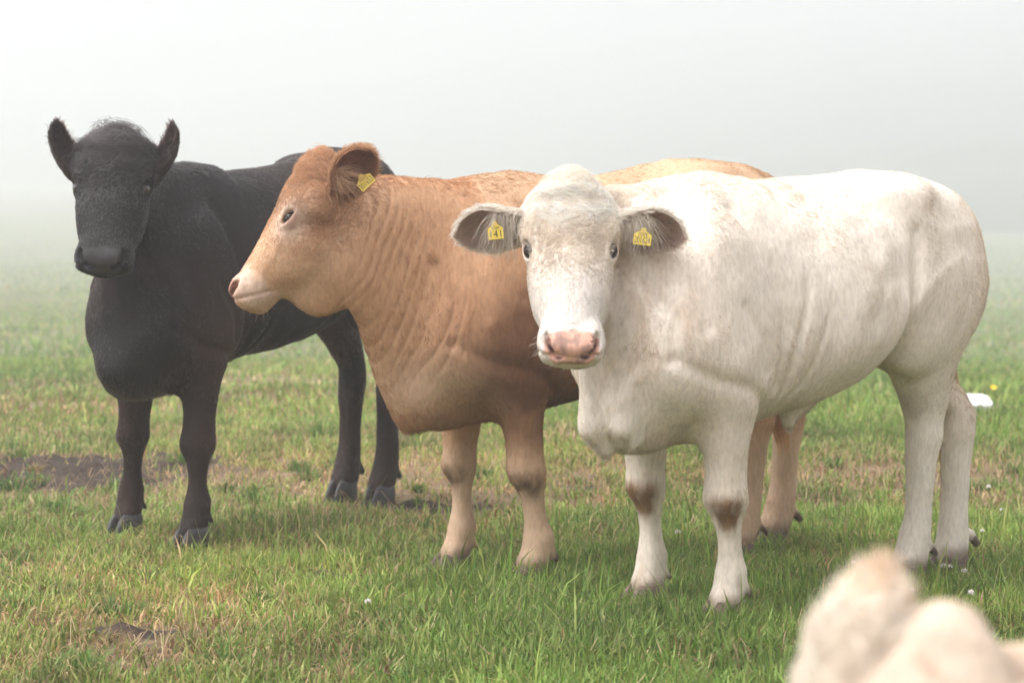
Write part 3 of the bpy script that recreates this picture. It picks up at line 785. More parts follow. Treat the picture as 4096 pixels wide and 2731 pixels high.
        for k in range(60):
            sg = random.choice((-1, 1)); s0 = random.uniform(.40, .47); f0 = random.uniform(-.13, -.04)
            b_ = H(s0, f0, sg * (.05 if f0 < -.10 else .075)); d_ = unit(S * random.uniform(-.1, .9) + Lv * sg * random.uniform(.2, .9) - Fv * random.uniform(-.2, .8))
            l_ = random.uniform(.02, .05)
            wp.append([b_ + d_ * l_ * u - np.array([0, 0, l_ * .2 * u * u]) for u in (-.2, .3, .65, 1)])
        for (ep, en, el, ew) in eyes:
            up = ew if ew @ Fv + ew @ -S * .5 > 0 else -ew
            for k in range(P.get('lashes', 46)):
                t_ = random.uniform(-1, 1)
                b_ = ep + hs * (el * .022 * t_ + up * .0165 * (1 - .6 * t_ * t_) + en * .0225 * (1 - .25 * t_ * t_))
                d_ = unit(en * .75 - up * P.get('lash', .15) + el * t_ * .5 + np.array([0, 0, -.3]))
                l_ = random.uniform(.012, .024)
                wp.append([b_ + d_ * l_ * u + up * l_ * .3 * u * u for u in (-.1, .3, .65, 1)])
        wp = np.array(wp)
        tag(curves_obj('whiskers', wp, np.full(wp.shape[:2], .00045) * np.array([1, .9, .7, .3]), np.tile(np.array(P['wisp_tint']), (len(wp), 1)), M_coat_dark if dark else M_coat, root), kind='stuff')
        # tail switch
        e_ = np.array(tl[3]); ns = 500
        a = r.random((ns, 1)) * 6.283; rr = .014 * np.sqrt(r.random((ns, 1)))
        u = np.linspace(0, 1, 9)[None, :, None]
        st_ = e_ + np.concatenate([rr * np.cos(a), rr * np.sin(a), .05 - .15 * r.random((ns, 1))], 1)
        L_ = P.get('switch', .35) * (.6 + .5 * r.random((ns, 1)))
        tw = P.get('switch_twist', 0.0); sw = P.get('switch_spread', .06)
        dv = np.concatenate([np.cos(a), np.sin(a), 0 * a], 1)
        pts = st_[:, None] + np.array([0, 0, -1.0]) * L_[:, None] * u + dv[:, None] * sw * (u * (1 - .75 * u * bool(tw)))
        if tw:
            grp = np.floor(r.random((ns, 1)) * 2) * math.pi
            zz = (pts[..., 2] - e_[2]) * tw
            pts[..., 0] += .009 * np.cos(zz + grp); pts[..., 1] += .009 * np.sin(zz + grp)
        pts[..., :2] += .012 * np.stack([vnoise(pts.reshape(-1, 3), 11, 3), vnoise(pts.reshape(-1, 3), 11, 13)], 1).reshape(ns, 9, 2)
        tag(curves_obj('tail_switch', pts, np.full((ns, 9), .0009) * np.linspace(1, .4, 9), np.array(P['switch_tint']) * (1 + .2 * r.normal(0, 1, (ns, 1))).clip(.5, 1.5), M_coat_dark if dark else M_coat, root), kind='stuff')
    # ear tags
    for (ctr, nx_, up_, w_, h_, small, big) in P.get('tags', []):
        c = toL(ctr); nn_ = dirL(nx_); u_ = dirL(up_); u_ = unit(u_ - nn_ * (u_ @ nn_)); r_ = np.cross(u_, nn_)
        sh = [(-.5, -.5), (.5, -.5), (.5, .18), (.16, .42), (.10, .62), (-.10, .62), (-.16, .42), (-.5, .18)]
        m_ = len(sh); tv = []
        for d_ in (-.001, .001):
            for a, b in sh: tv.append((a * w_, b * h_, d_))
        me = bpy.data.meshes.new('ear_tag')
        me.from_pydata(tv, [], [tuple(range(m_))[::-1], tuple(range(m_, 2 * m_))] + [(i, (i + 1) % m_, m_ + (i + 1) % m_, m_ + i) for i in range(m_)])
        me.materials.append(M_tag)
        to = bpy.data.objects.new('ear_tag', me); col.objects.link(to); to.parent = root
        to.matrix_local = Matrix([[r_[i], u_[i], nn_[i], c[i]] for i in range(3)] + [[0, 0, 0, 1]])
        for txt, yy, sz in ((small, .20, .24), (big, -.20, .62)):
            if not txt: continue
            me = text_mesh(txt, h_ * sz); me.materials.append(M_ink)
            xs = [x.co.x for x in me.vertices]; wd = max(xs) - min(xs)
            no = bpy.data.objects.new('tag_number', me); col.objects.link(no); no.parent = to
            no.location = (0, yy * h_, .0016); k_ = min(1.0, w_ * .88 / wd); no.scale = (k_, 1, 1)
    print(P['name'], 'verts', len(v), 'time %.1f' % (time.time() - t0))
    return root

# ---- photo-independent geometry of where each animal stands
F_PX, PITCH = 2352 * 85 / 36, math.radians(3.648)
def at(px, py, Y):
    """a point in the field at distance Y, from bearings"""
    vx = (px - 1176) / F_PX; q = (784 - py) / F_PX
    t = Y / (math.cos(PITCH) + q * math.sin(PITCH))
    return np.array([vx * t, Y, CAM_H + t * (q * math.cos(PITCH) - math.sin(PITCH))])
def lerp3(a, b, t): return np.asarray(a)[None] * (1 - t[:, None]) + np.asarray(b)[None] * t[:, None]

# white
def white_tint(v, h, n, ih, hoof):
    N = len(v)
    c = np.tile(np.array([.81, .735, .645]), (N, 1))
    w = np.clip(.5 + .6 * fbm(v, 3.0, 3), 0, 1)
    c = c * (1 - .05 * w[:, None] * np.array([.6, 1, 1.4]))
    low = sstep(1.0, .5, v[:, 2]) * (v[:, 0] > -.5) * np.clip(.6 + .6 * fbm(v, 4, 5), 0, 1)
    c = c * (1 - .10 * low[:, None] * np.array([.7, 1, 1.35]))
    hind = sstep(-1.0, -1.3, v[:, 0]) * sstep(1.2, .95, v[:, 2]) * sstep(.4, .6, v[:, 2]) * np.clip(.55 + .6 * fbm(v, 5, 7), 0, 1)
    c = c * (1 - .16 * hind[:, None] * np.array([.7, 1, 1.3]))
    br = np.exp(-((v[:, 0] - .3) / .12) ** 2 - ((v[:, 2] - .95) / .16) ** 2) * (v[:, 1] > .05) * np.clip(.3 + 1.2 * fbm(v * [2, 2, .6], 9, 9), 0, 1)
    c = lerp3n(c, (.52, .35, .23), .95 * br)
    for k in (0, 1):                                          # stained knees
        hx, hy = hoof[k]
        an = np.arctan2(v[:, 1] - hy - .01, v[:, 0] - hx + .02); t = np.exp(-((v[:, 2] - .335 - .01 * k) / .055) ** 4 - ((an - (.65 if k == 0 else .15)) / .95) ** 4) * (np.abs(v[:, 1] - hy) < .12) * 1.4
        t = t * np.clip(.95 + .5 * vnoise(v * [1, 1, .3], 60, 3), 0, 1) * (v[:, 0] > -.5)
        c = lerp3n(c, (.26, .15, .075), .92 * t)
        t = np.exp(-((v[:, 2] - .10) / .05) ** 2) * (v[:, 0] > -.5) * (np.abs(v[:, 1] - hy) < .1) * np.clip(.3 + .9 * vnoise(v * [1, 1, .3], 50, 13), 0, 1)
        c = lerp3n(c, (.50, .36, .25), .6 * t)
    t = sstep(.14, .03, v[:, 2]) * np.clip(.4 + .9 * fbm(v, 25, 9), 0, 1)
    c = lerp3n(c, (.27, .19, .14), .85 * t)
    gb = np.exp(-((v[:, 0] + .02) / .08) ** 2 - ((v[:, 2] - 1.02) / .07) ** 2) * (v[:, 1] > 0) * np.clip(.4 + fbm(v, 14, 4), 0, 1)
    c = lerp3n(c, (.50, .50, .46), .25 * gb)
    ln = np.exp(-((v[:, 0] + .80 + .42 * (v[:, 2] - 1.2)) / .03) ** 2) * sstep(.95, 1.05, v[:, 2]) * sstep(1.36, 1.30, v[:, 2]) * (v[:, 1] > 0) * np.clip(.5 + .8 * fbm(v, 9, 8), 0, 1)
    c = lerp3n(c, (.60, .50, .40), .35 * ln)
    face = ih * sstep(.16, .34, h[:, 0])
    c = lerp3n(c, (.70, .65, .60), .9 * face)
    fore = ih * sstep(.22, .05, h[:, 0]) * (h[:, 1] > -.1)
    c = lerp3n(c, (.90, .83, .74), .9 * fore)
    return nose_tint(c, h, ih, (.72, .42, .32), (.30, .20, .18), v, .6)
def lerp3n(c, to, t):
    t = np.clip(t, 0, 1)[:, None]; return c * (1 - t) + np.asarray(to)[None] * t
def nose_mask(h):
    return sstep(.424, .434, h[:, 0] - .18 * np.abs(h[:, 2])) * sstep(-.066, -.056, h[:, 1]) * sstep(.080, .072, np.abs(h[:, 2]) + .9 * np.maximum(-.030 - h[:, 1], 0) + .6 * np.maximum(.0 + h[:, 1], 0))
def nostril(h):
    t = np.clip((.489 - h[:, 0]) / .034, 0, 1)
    d = np.sqrt((h[:, 0] - .487 + .034 * t) ** 2 + (h[:, 1] + .039 - .021 * t) ** 2 + (np.abs(h[:, 2]) - .037 - .031 * t) ** 2)
    return sstep(.016, .010, d)
def nose_tint(c, h, ih, pink, spot, v, sp):
    m = nose_mask(h) * (ih > .2)
    pk = np.tile(np.array(pink), (len(v), 1))
    pk = lerp3n(pk, spot, sp * sstep(.15, .35, vnoise(v, 55, 7)))
    pk = lerp3n(pk, spot, sp * .9 * sstep(-.035, -.055, h[:, 1]) * (np.abs(h[:, 2]) < .04))
    c = c * (1 - m[:, None]) + pk * m[:, None]
    c = lerp3n(c, (.085, .045, .040), nostril(h))
    for sg in (1, -1):
        e = np.exp(-((h[:, 0] - .178) / .03) ** 2 - ((h[:, 1] + .062) / .024) ** 2) * (h[:, 2] * sg > .06)
        c = lerp3n(c, np.array(pink) * .8, .55 * e * (sp > 0))
    return c
def bare(v, h):
    b = nose_mask(h)
    b = np.maximum(b, np.exp(-(((h[:, 0] - .178) / .036) ** 2 + ((h[:, 1] + .052) / .032) ** 2) ** 3) * (np.abs(h[:, 2]) > .07))
    return np.clip(b, 0, 1)
def white_ear(inner, u, v_):
    c = np.tile(np.array([.80, .745, .675]), (len(u), 1))
    t = inner * sstep(1.0, .75, np.abs(v_)) * sstep(.0, .2, u)
    return lerp3n(c, (.60, .44, .37), .8 * t)

# brown
def brown_tint(v, h, n, ih, hoof):
    N = len(v)
    c = np.tile(np.array([.53, .305, .175]), (N, 1))
    c = lerp3n(c, (.57, .385, .245), sstep(1.15, 1.35, v[:, 2]) * (v[:, 0] < .1) * .9)
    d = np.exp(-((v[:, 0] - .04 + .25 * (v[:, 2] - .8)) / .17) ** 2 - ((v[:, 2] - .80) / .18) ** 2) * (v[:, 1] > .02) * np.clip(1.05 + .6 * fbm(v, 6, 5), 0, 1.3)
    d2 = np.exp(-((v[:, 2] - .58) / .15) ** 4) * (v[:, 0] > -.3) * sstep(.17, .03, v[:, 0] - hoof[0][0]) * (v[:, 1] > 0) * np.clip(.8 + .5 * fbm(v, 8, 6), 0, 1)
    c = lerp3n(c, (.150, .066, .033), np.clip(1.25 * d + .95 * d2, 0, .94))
    lw = sstep(.52, .34, v[:, 2])
    c = lerp3n(c, (.60, .42, .29), lw * .9)
    ch = np.exp(-((v[:, 0] - .30) / .14) ** 2 - ((v[:, 2] - .66) / .11) ** 2)
    c = lerp3n(c, (.56, .39, .27), .75 * ch)
    pt = np.exp(-((v[:, 0] - .24) / .05) ** 2 - ((v[:, 2] - .93) / .11) ** 2) * (v[:, 1] > 0) * np.clip(.6 + .9 * fbm(v * [2, 2, .5], 9, 2), 0, 1)
    c = lerp3n(c, (.33, .155, .08), .65 * pt)
    for k in (0, 1):
        hx, hy = hoof[k]
        t = np.exp(-((v[:, 2] - .33) / .040) ** 2) * sstep(.0, .035, v[:, 0] - hx + .03) * (np.abs(v[:, 1] - hy) < .1) * (v[:, 0] > -.5)
        c = lerp3n(c, (.12, .065, .04), .85 * t * np.clip(.8 + .7 * vnoise(v * [1, 1, .3], 60, 3), 0, 1))
    c = lerp3n(c, (.22, .17, .14), .7 * sstep(.12, .04, v[:, 2]) * np.clip(.5 + .8 * fbm(v, 25, 9), 0, 1))
    c = lerp3n(c, (.62, .41, .265), .85 * ih)
    fr = ih * np.exp(-((h[:, 0] + .0) / .045) ** 2)
    c = lerp3n(c, (.53, .32, .19), .7 * fr)
    ck = ih * sstep(.02, .10, np.abs(h[:, 2])) * np.exp(-((h[:, 0] - .28) / .12) ** 2)
    c = lerp3n(c, (.60, .37, .22), .6 * ck)
    mz = ih * sstep(.36, .41, h[:, 0] - .35 * np.maximum(-.03 - h[:, 1], 0)*.3) * np.clip(1 - 1.2 * sstep(-.02, .02, h[:, 1]) * sstep(.43, .40, h[:, 0]), 0, 1)
    c = lerp3n(c, (.66, .52, .44), .75 * mz * np.clip(.8 + .5 * vnoise(v, 40, 9), 0, 1))
    for sg in (1, -1):
        e = np.exp(-((h[:, 0] - .178) / .065) ** 2 - ((h[:, 1] + .060) / .052) ** 2) * (h[:, 2] * sg > .05)
        c = lerp3n(c, (.70, .57, .48), .9 * e)
        e = np.exp(-((h[:, 0] - .178) / .028) ** 2 - ((h[:, 1] + .062) / .018) ** 2) * (h[:, 2] * sg > .06)
        c = lerp3n(c, (.45, .24, .18), .8 * e)
    th = ih * sstep(-.16, -.22, h[:, 1])
    c = lerp3n(c, (.62, .42, .29), .5 * th)
    return nose_tint(c, h, ih * .999, (.50, .28, .22), (.25, .14, .11), v, .3)
def brown_ear(inner, u, v_):
    c = np.tile(np.array([.55, .335, .20]), (len(u), 1))
    t = inner * sstep(1.0, .7, np.abs(v_))
    return lerp3n(c, (.40, .20, .14), .8 * t)

# black
def black_tint(v, h, n, ih, hoof):
    N = len(v)
    c = np.tile(np.array([.0095, .0080, .0080]), (N, 1))
    t = np.clip(.2 + .9 * fbm(v, 2.6, 5), 0, 1) * sstep(1.25, .8, v[:, 2]) * (1 - ih)
    c = lerp3n(c, (.075, .033, .020), .85 * t)
    c = lerp3n(c, (.030, .018, .014), .5 * sstep(-.2, -.6, v[:, 0]) * sstep(1.1, 1.4, v[:, 2]))
    m = nose_mask(h) * (ih > .2)
    c = lerp3n(c, (.040, .038, .039), m)
    return lerp3n(c, (.006, .005, .005), nostril(h))
def black_ear(inner, u, v_):
    c = np.tile(np.array([.014, .011, .011]), (len(u), 1))
    return lerp3n(c, (.035, .02, .016), inner * .6 + .3 * sstep(.4, .1, u))

# the young fawn one in front
def fawn_tint(v, h, n, ih, hoof):
    c = np.tile(np.array([.66, .46, .30]), (len(v), 1))
    w = np.clip(.5 + .9 * fbm(v, 7, 3), 0, 1) * ih
    c = lerp3n(c, (.56, .45, .355), np.clip(ih * 1.2, 0, 1))
    c = lerp3n(c, (.36, .22, .14), .75 * ih * sstep(.05, .35, fbm(v, 11, 5)))
    return nose_tint(c, h, ih, (.60, .34, .26), (.3, .2, .18), v, .3)
def fawn_ear(inner, u, v_):
    c = np.tile(np.array([.90, .82, .73]), (len(u), 1))
    c = lerp3n(c, (.80, .56, .34), .6 * sstep(.7, .98, np.maximum(np.abs(v_), u)))
    return lerp3n(c, (.78, .70, .62), .5 * inner * sstep(.9, .6, np.abs(v_)))

WHITE = dict(name='white', seed=11, org=(.52, 7.28), psi=222, hooves=[(.627, 7.129), (.41, 7.428), (1.294, 7.839), (1.473, 8.08)],
    poll=at(1310, 418, 6.95), s=(0, -.45, -.893), f=(0, -.893, .45), wither=1.32, hip=1.352, head_scale=1.07, ear_base=(.085, -.085), girth=1.02, belly=.605, back=.21, head_wide=.94, sheath=True, hock=(.9, .35), leg=1.17,
    ears=[((.98, -.12, -.16), (-.15, -.80, -.45), .225, .070, .012), ((-.98, -.12, -.12), (.15, -.80, -.45), .225, .070, .012)],
    tint=white_tint, ear_tint=white_ear, bare=bare, wisp_tint=(.80, .74, .66), switch_tint=(.55, .36, .20), wisps=300, hair_var=.55, fur_n=220000,
    folds=[((.39, -.02, .95), (.385, .0, .60), .030, .036), ((.385, .0, .60), (.34, .01, .54), .036, .028), ((.31, .08, .84), (.345, .085, .60), .022, .028), ((.345, .085, .60), (.30, .07, .55), .028, .022)], fold=.009,
    forelock=(5200, .025, .06, .45), lock_lift=.35, lock_tint=(1.2, 1.2, 1.2), switch=.45, switch_twist=150, switch_spread=.004, 
    label='white cow with pink nose and brown stained knees, facing out with both ears tagged',
    tags=[(at(1138, 531, 6.93), (0.05, -1, .05), (-.10, 0, 1), .044, .046, '2124', '141'), (at(1476, 545, 6.93), (-.1, -1, .1), (.12, 0, 1), .051, .044, '32028', '201624')])
BROWN = dict(name='brown', seed=12, org=(-.07, 7.95), psi=211.6, hooves=[(.056, 7.839), (-.199, 8.061), (.779, 8.345), (.938, 8.703)],
    poll=at(712, 368, 7.62), s=(-.54, .02, -.84), f=(-.84, .0, .54), wither=1.325, hip=1.395, back=.27, girth=.98, head_scale=1.0, leg=1.1, jaw=1.3, wattle=True, face_curl=.04, 
    ear_base=(.045, -.135), ears=[((.56, -.42, .70), (.50, -.80, -.05), .20, .066, .0), ((.40, .42, .80), (.5, .65, -.2), .19, .06, .0)],
    tint=brown_tint, ear_tint=brown_ear, bare=bare, wisp_tint=(.62, .42, .28), switch_tint=(.62, .38, .18), wisps=160, switch=.22, switch_spread=.015, fur_n=170000,
    forelock=(2600, .03, .05, .8), lock_tint=(1.1, 1.08, 1.05), fold=.011, throat=(.33, -.37), eye_open=.0105, lash=.7, lashes=110,
    folds=[((.45, 0, .95), (.37, 0, .72), .05, .05), ((.37, 0, .72), (.30, 0, .56), .05, .05)],
    label='tan brown cow in profile with a curly poll, between the black and white cows',
    tags=[(at(838, 416, 7.44), (-.12, -1, .12), (-.68, 0, .73), .054, .042, '502525', '301653')])
BLACK = dict(name='black', seed=13, org=(-1.245, 8.87), psi=241, hooves=[(-1.158, 8.671), (-1.452, 9.034), (-.545, 9.94), (-.713, 10.12)],
    poll=at(262, 312, 8.45), s=(-.03, -.45, -.893), f=(-.0, -.893, .45), wither=1.36, hip=1.45, girth=.86, back=-.02, belly=.66, chest_up=.03, head_wide=1.03, dark=True, head_scale=.99, leg=1.08,
    crown=1.12, muzzle=1.12, ear_off=.116, ear_prof=[.62, .80, .98, 1.0, .86, .64, .22], ears=[((.54, .05, .84), (-.60, -.60, .40), .215, .045, .05), ((-.52, .05, .85), (.60, -.60, .40), .215, .045, .05)], ear_base=(.125, -.10), ear_hair=.004,
    tint=black_tint, ear_tint=black_ear, bare=bare, wisp_tint=(.02, .016, .015), switch_tint=(.03, .016, .012), wisps=60, hair_var=1.2, fur_n=130000,
    lock_area=lambda h: np.exp(-((h[:, 0] + .005) / .035) ** 2 - (h[:, 2] / .065) ** 2) * (h[:, 1] > -.13), forelock=(3200, .03, .10, .4), lock_lift=.5, lock_tint=(1.3, 1.2, 1.2), hair_r=.0008, fold=.008,
    label='black cow with a shaggy forelock and raised ears, staring straight ahead')
FAWN = dict(name='fawn', cat='calf', seed=14, size=.70, org=(.79, 2.34), psi=205, hooves=[(.83, 2.23), (.74, 2.44), (1.47, 2.55), (1.38, 2.76)], res=.010,
    poll=at(2160, 1450, 2.1), s=(-.30, -.42, -.86), f=(-.30, -.80, .52), wither=1.24, hip=1.28, girth=.95, head_scale=.96, head_wide=.92, fur_n=90000, fur_len=2.4, hair_r=.0011, soft=0,
    ear_base=(.13, -.09), ear_off=.108, ear_hair=.02, ear_prof=[1.1, 1.12, 1.06, .90, .62, .36, .06],
    ears=[((.8, .2, .2), (.1, -.8, .3), .19, .06, .0), ((.17, .10, .98), (.45, .8, .0), .215, .076, .0)],
    tint=fawn_tint, ear_tint=fawn_ear, bare=bare, wisp_tint=(.80, .70, .58), switch_tint=(.6, .4, .25), wisps=200, forelock=(5000, .06, .18, .7), lock_lift=.9, lock_tint=(1.25, 1.2, 1.15),
    label='pale fawn calf, badly out of focus, only its ear and poll showing')
import os
for P in (WHITE, BROWN, BLACK, FAWN):
    build_cow(P)
# ---------------------------------------------------------------- field
_D = [-100, 0, 13, 20, 35, 50, 70, 100, 150, 200, 250, 350, 450, 700]
_Z = [0, 0, 0, .25, 1.0, 1.5, 2.0, 2.6, 3.3, 3.0, 2.0, .6, -.8, -3.0]
def terrain(x, y):
    x = np.asarray(x, float); y = np.asarray(y, float)
    d = np.clip(y - 13, 0, 600)
    p = np.stack([x.ravel(), y.ravel(), 0 * x.ravel()], 1)
    near = (sstep(60, 20, y) * .9 + .1).ravel()
    b = (.022 * vnoise(p, 1.3, 2.2) + .010 * vnoise(p, 4.1, 7.2)) * near + .10 * vnoise(p, .11, 4.4) * sstep(14, 40, y.ravel())
    return -np.interp(y, _D, _Z) - .0078 * d * sstep(-.02, .2, x / np.maximum(y, 1)) + b.reshape(x.shape) - .012
def graded(lo, hi, fine_lo, fine_hi, step, grow=1.25):
    a = list(np.arange(fine_lo, fine_hi + 1e-6, step)); s = step
    while a[-1] < hi: s *= grow; a.append(a[-1] + s)
    s = step
    while a[0] > lo: s *= grow; a.insert(0, a[0] - s)
    return np.array(a)
MUD = [(-2.30, 11.15, .95, .80), (-1.12, 7.06, .15, .09), (-.62, 8.02, .20, .12), (-1.75, 7.9, .16, .10), (.62, 9.0, .14, .09), (-.35, 9.9, .35, .18), (-2.0, 6.85, .2, .15), (-1.0, 6.5, .12, .06), (.33, 10.6, .22, .12), (-.1, 7.35, .07, .05), (1.5, 8.35, .16, .08)]
def mudness(x, y):
    m = np.zeros(np.shape(x))
    p = np.stack([np.ravel(x), np.ravel(y), 0 * np.ravel(x)], 1)
    wob = 1 + .45 * fbm(p, 3.5, 6, 3).reshape(np.shape(x))
    for a, b, rx, ry in MUD:
        m = np.maximum(m, sstep(1.25, .75, np.hypot((x - a) / rx, (y - b) / ry) / np.maximum(wob, .3)))
    return m
gx = graded(-480, 480, -3.7, 3.7, .036); gy = graded(-60, 720, 5.6, 13.0, .034, 1.08)
GX, GY = np.meshgrid(gx, gy)
GZ = terrain(GX, GY)
mm = mudness(GX, GY)
pp = np.stack([GX.ravel(), GY.ravel(), 0 * GX.ravel()], 1)
GZ = GZ + (mm.ravel() * (.030 * vnoise(pp, 7, 3) + .024 * vnoise(pp, 14, 5) + .010 * vnoise(pp, 27, 8) - .004)).reshape(GX.shape)
gv = np.stack([GX.ravel(), GY.ravel(), GZ.ravel()], 1)
nr, nc = GX.shape
ii = (np.arange(nr - 1)[:, None] * nc + np.arange(nc - 1)[None]).ravel()
gq = np.stack([ii, ii + 1, ii + nc + 1, ii + nc], 1)
soil = np.tile(np.array([.17, .115, .075]), (len(gv), 1))
soil = lerp3n(soil, (.30, .22, .12), np.clip(.5 + .9 * fbm(pp, 1.6, 8), 0, 1) * .7)
far = sstep(13, 24, gv[:, 1])
tuft = np.clip(.5 + .8 * fbm(pp * [1, .4, 1], .55, 9, 4), 0, 1)
soil = soil * (1 - far[:, None]) + lerp3n(np.tile(np.array([.13, .17, .060]), (len(gv), 1)), (.24, .22, .12), tuft * .7) * far[:, None]
soil = lerp3n(soil, (.052, .036, .028), mm.ravel())
mg, nt, b, out = mat_new('field_soil')
atn = node(nt, 'ShaderNodeAttribute', attribute_name='tint'); tc = node(nt, 'ShaderNodeTexCoord')
n1 = node(nt, 'ShaderNodeTexNoise', Scale=22.0, Detail=8.0); n2 = node(nt, 'ShaderNodeTexNoise', Scale=1.2, Detail=6.0)
nt.links.new(tc.outputs['Object'], n1.inputs['Vector']); nt.links.new(tc.outputs['Object'], n2.inputs['Vector'])
cr = node(nt, 'ShaderNodeValToRGB'); cr.color_ramp.elements[0].position = .25; cr.color_ramp.elements[1].position = .75
cr.color_ramp.elements[0].color = (.45, .45, .45, 1); cr.color_ramp.elements[1].color = (1.25, 1.2, 1.1, 1)
mx = node(nt, 'ShaderNodeMix', data_type='RGBA', blend_type='MULTIPLY'); mx.inputs[0].default_value = 1
nt.links.new(n1.outputs['Fac'], cr.inputs[0]); nt.links.new(atn.outputs['Color'], mx.inputs[6]); nt.links.new(cr.outputs[0], mx.inputs[7]); nt.links.new(mx.outputs[2], b.inputs['Base Color'])
bp = node(nt, 'ShaderNodeBump', Strength=.8, Distance=.03); nt.links.new(n1.outputs['Fac'], bp.inputs['Height']); nt.links.new(bp.outputs[0], b.inputs['Normal'])
b.inputs['Roughness'].default_value = .85; b.inputs['Specular IOR Level'].default_value = .25
ground = tag(mesh_np('ground', gv, gq, mg, None, soil), kind='structure')

# hill rising into the fog beyond the field, on the right
hx_ = np.linspace(-330, 460, 100); hy_ = np.linspace(250, 720, 90)
HX, HY = np.meshgrid(hx_, hy_)
ph = np.stack([HX.ravel(), HY.ravel(), 0 * HX.ravel()], 1)
az_ = HX / HY
base_ = 255 + 260 * sstep(.24, -.16, az_)
HZ = terrain(HX, HY) - 2.5 + np.clip((HY - base_), 0, 500) * .125 + 2.2 * sstep(-4, 10, HY - base_) + (2.0 * fbm(ph, .05, 3, 4)).reshape(HX.shape) * sstep(0, 60, HY - base_)
hv = np.stack([HX.ravel(), HY.ravel(), HZ.ravel()], 1); nr, nc = HX.shape
ii = (np.arange(nr - 1)[:, None] * nc + np.arange(nc - 1)[None]).ravel()
M_hill = plain_mat('wooded_hill', (.030, .036, .022), rough=1, spec=0, var=.4, scale=.08)
tag(mesh_np('hill', hv, np.stack([ii, ii + 1, ii + nc + 1, ii + nc], 1), M_hill), kind='structure')

# grass: real blades, one mesh
def grass(n, y0, y1, hmul, wmul, r, band=None):
    y = y0 + (y1 - y0) * r.random(n * 2)
    keep = r.random(n * 2) < (y / y1)
    y = y[keep][:n]; m = len(y)
    x = (r.random(m) * 2 - 1) * (.235 * y + .25) if band is None else np.where(r.random(m) < .5, -1, 1) * (.235 * y + .25 + band * r.random(m))
    p = np.stack([x, y, 0 * x], 1)
    md = mudness(x, y)
    tuf = fbm(p, 1.1, 12, 3); fine = vnoise(p, 6.5, 31); patch = fbm(p, .45, 41, 2)
    lush = np.clip(.05 + .30 * sstep(-.6, .6, x) + sstep(-1.6, .6, x) * sstep(8.6, 7.2, y) * 1.0 + .55 * patch + .35 + .25 * sstep(11, 14, y), 0, 1)
    lush = lush * (1 - .75 * np.exp(-((x + 2.0) / 1.5) ** 2 - ((y - 10.3) / 1.6) ** 2))
    dens = np.clip(.45 + .75 * tuf + .5 * lush + .45 * fine, .10, 1) * (1 - .93 * md)
    k = r.random(m) < dens
    x, y, tuf, fine, lush, md = x[k], y[k], tuf[k], fine[k], lush[k], md[k]; m = len(x)
    z = terrain(x, y)
    strawp = np.clip(.66 - .50 * lush - .25 * tuf - .2 * fine, .10, .88)
    straw = r.random(m) < strawp
    h = (.030 + .030 * lush + .028 * np.clip(tuf, 0, 1) * (fine > 0) + .012 * r.random(m)) * (.55 + .9 * r.random(m)) * hmul
    tall = r.random(m) < .012; h[tall] *= 2.0
    h[straw] *= .8
    az = r.random(m) * 6.283 + 1.0 * vnoise(np.stack([x, y, 0 * x], 1), 2.2, 3)
    lean = np.abs(r.normal(.75, .38, m)); lean[straw] = np.abs(r.normal(1.15, .35, straw.sum())); lean = np.clip(lean, 0, 1.45)
    dx, dy = np.cos(az), np.sin(az)
    w = (.0018 + .0022 * r.random(m)) * wmul
    fa = az + 1.57 + r.normal(0, .5, m)
    wx, wy = np.cos(fa) * w, np.sin(fa) * w
    V = np.zeros((m, 5, 3))
    s1, s2 = np.sin(lean * .55), np.sin(lean * 1.25); c1, c2 = np.cos(lean * .55), np.cos(np.minimum(lean * 1.25, 1.5))
    mx_, my_, mz_ = x + dx * h * .55 * s1, y + dy * h * .55 * s1, z + h * .55 * c1
    V[:, 0] = np.stack([x - wx, y - wy, z - .004], 1); V[:, 1] = np.stack([x + wx, y + wy, z - .004], 1)
    V[:, 2] = np.stack([mx_ + wx * .85, my_ + wy * .85, mz_], 1); V[:, 3] = np.stack([mx_ - wx * .85, my_ - wy * .85, mz_], 1)
    V[:, 4] = np.stack([mx_ + dx * h * .5 * s2, my_ + dy * h * .5 * s2, mz_ + h * .5 * c2], 1)
    g1 = lerp3(np.array([.125, .225, .036]), np.array([.29, .36, .090]), np.clip(.35 + .5 * r.normal(0, 1, m) * .6 - .3 * lush, 0, 1))
    g1 = lerp3n(g1, (.40, .38, .14), np.clip(.3 - .3 * lush + .3 * r.normal(0, 1, m), 0, .8))
    s_ = lerp3(np.array([.50, .37, .20]), np.array([.25, .145, .075]), np.clip(r.random(m) * 1.2 - .1, 0, 1))
    c = np.where(straw[:, None], s_, g1) * (.75 + .75 * r.random((m, 1)))
    pz = np.stack([x, y, 0 * x], 1)
    c = c * (1 + .40 * fbm(pz, .9, 51, 3) + .25 * vnoise(pz, 5, 57))[:, None] * (1 + np.array([.12, 0, -.1]) * fbm(pz, .7, 63, 2)[:, None])
    return V, np.clip(c, .01, .8)
r = np.random.default_rng(5)
parts = [grass(190000, 5.7, 9.4, 1.15, 1.10, r), grass(45000, 5.0, 9.4, 1.2, 1.4, r, 1.3), grass(30000, 9.4, 16, 1.2, 1.9, r, 1.6), grass(20000, 16, 40, 1.3, 3.5, r, 3.5), grass(125000, 9.4, 14.0, 1.05, 1.35, r), grass(90000, 14, 26, 1.3, 2.4, r), grass(60000, 26, 80, 1.6, 5.0, r), grass(50000, 80, 230, 2.6, 16.0, r)]
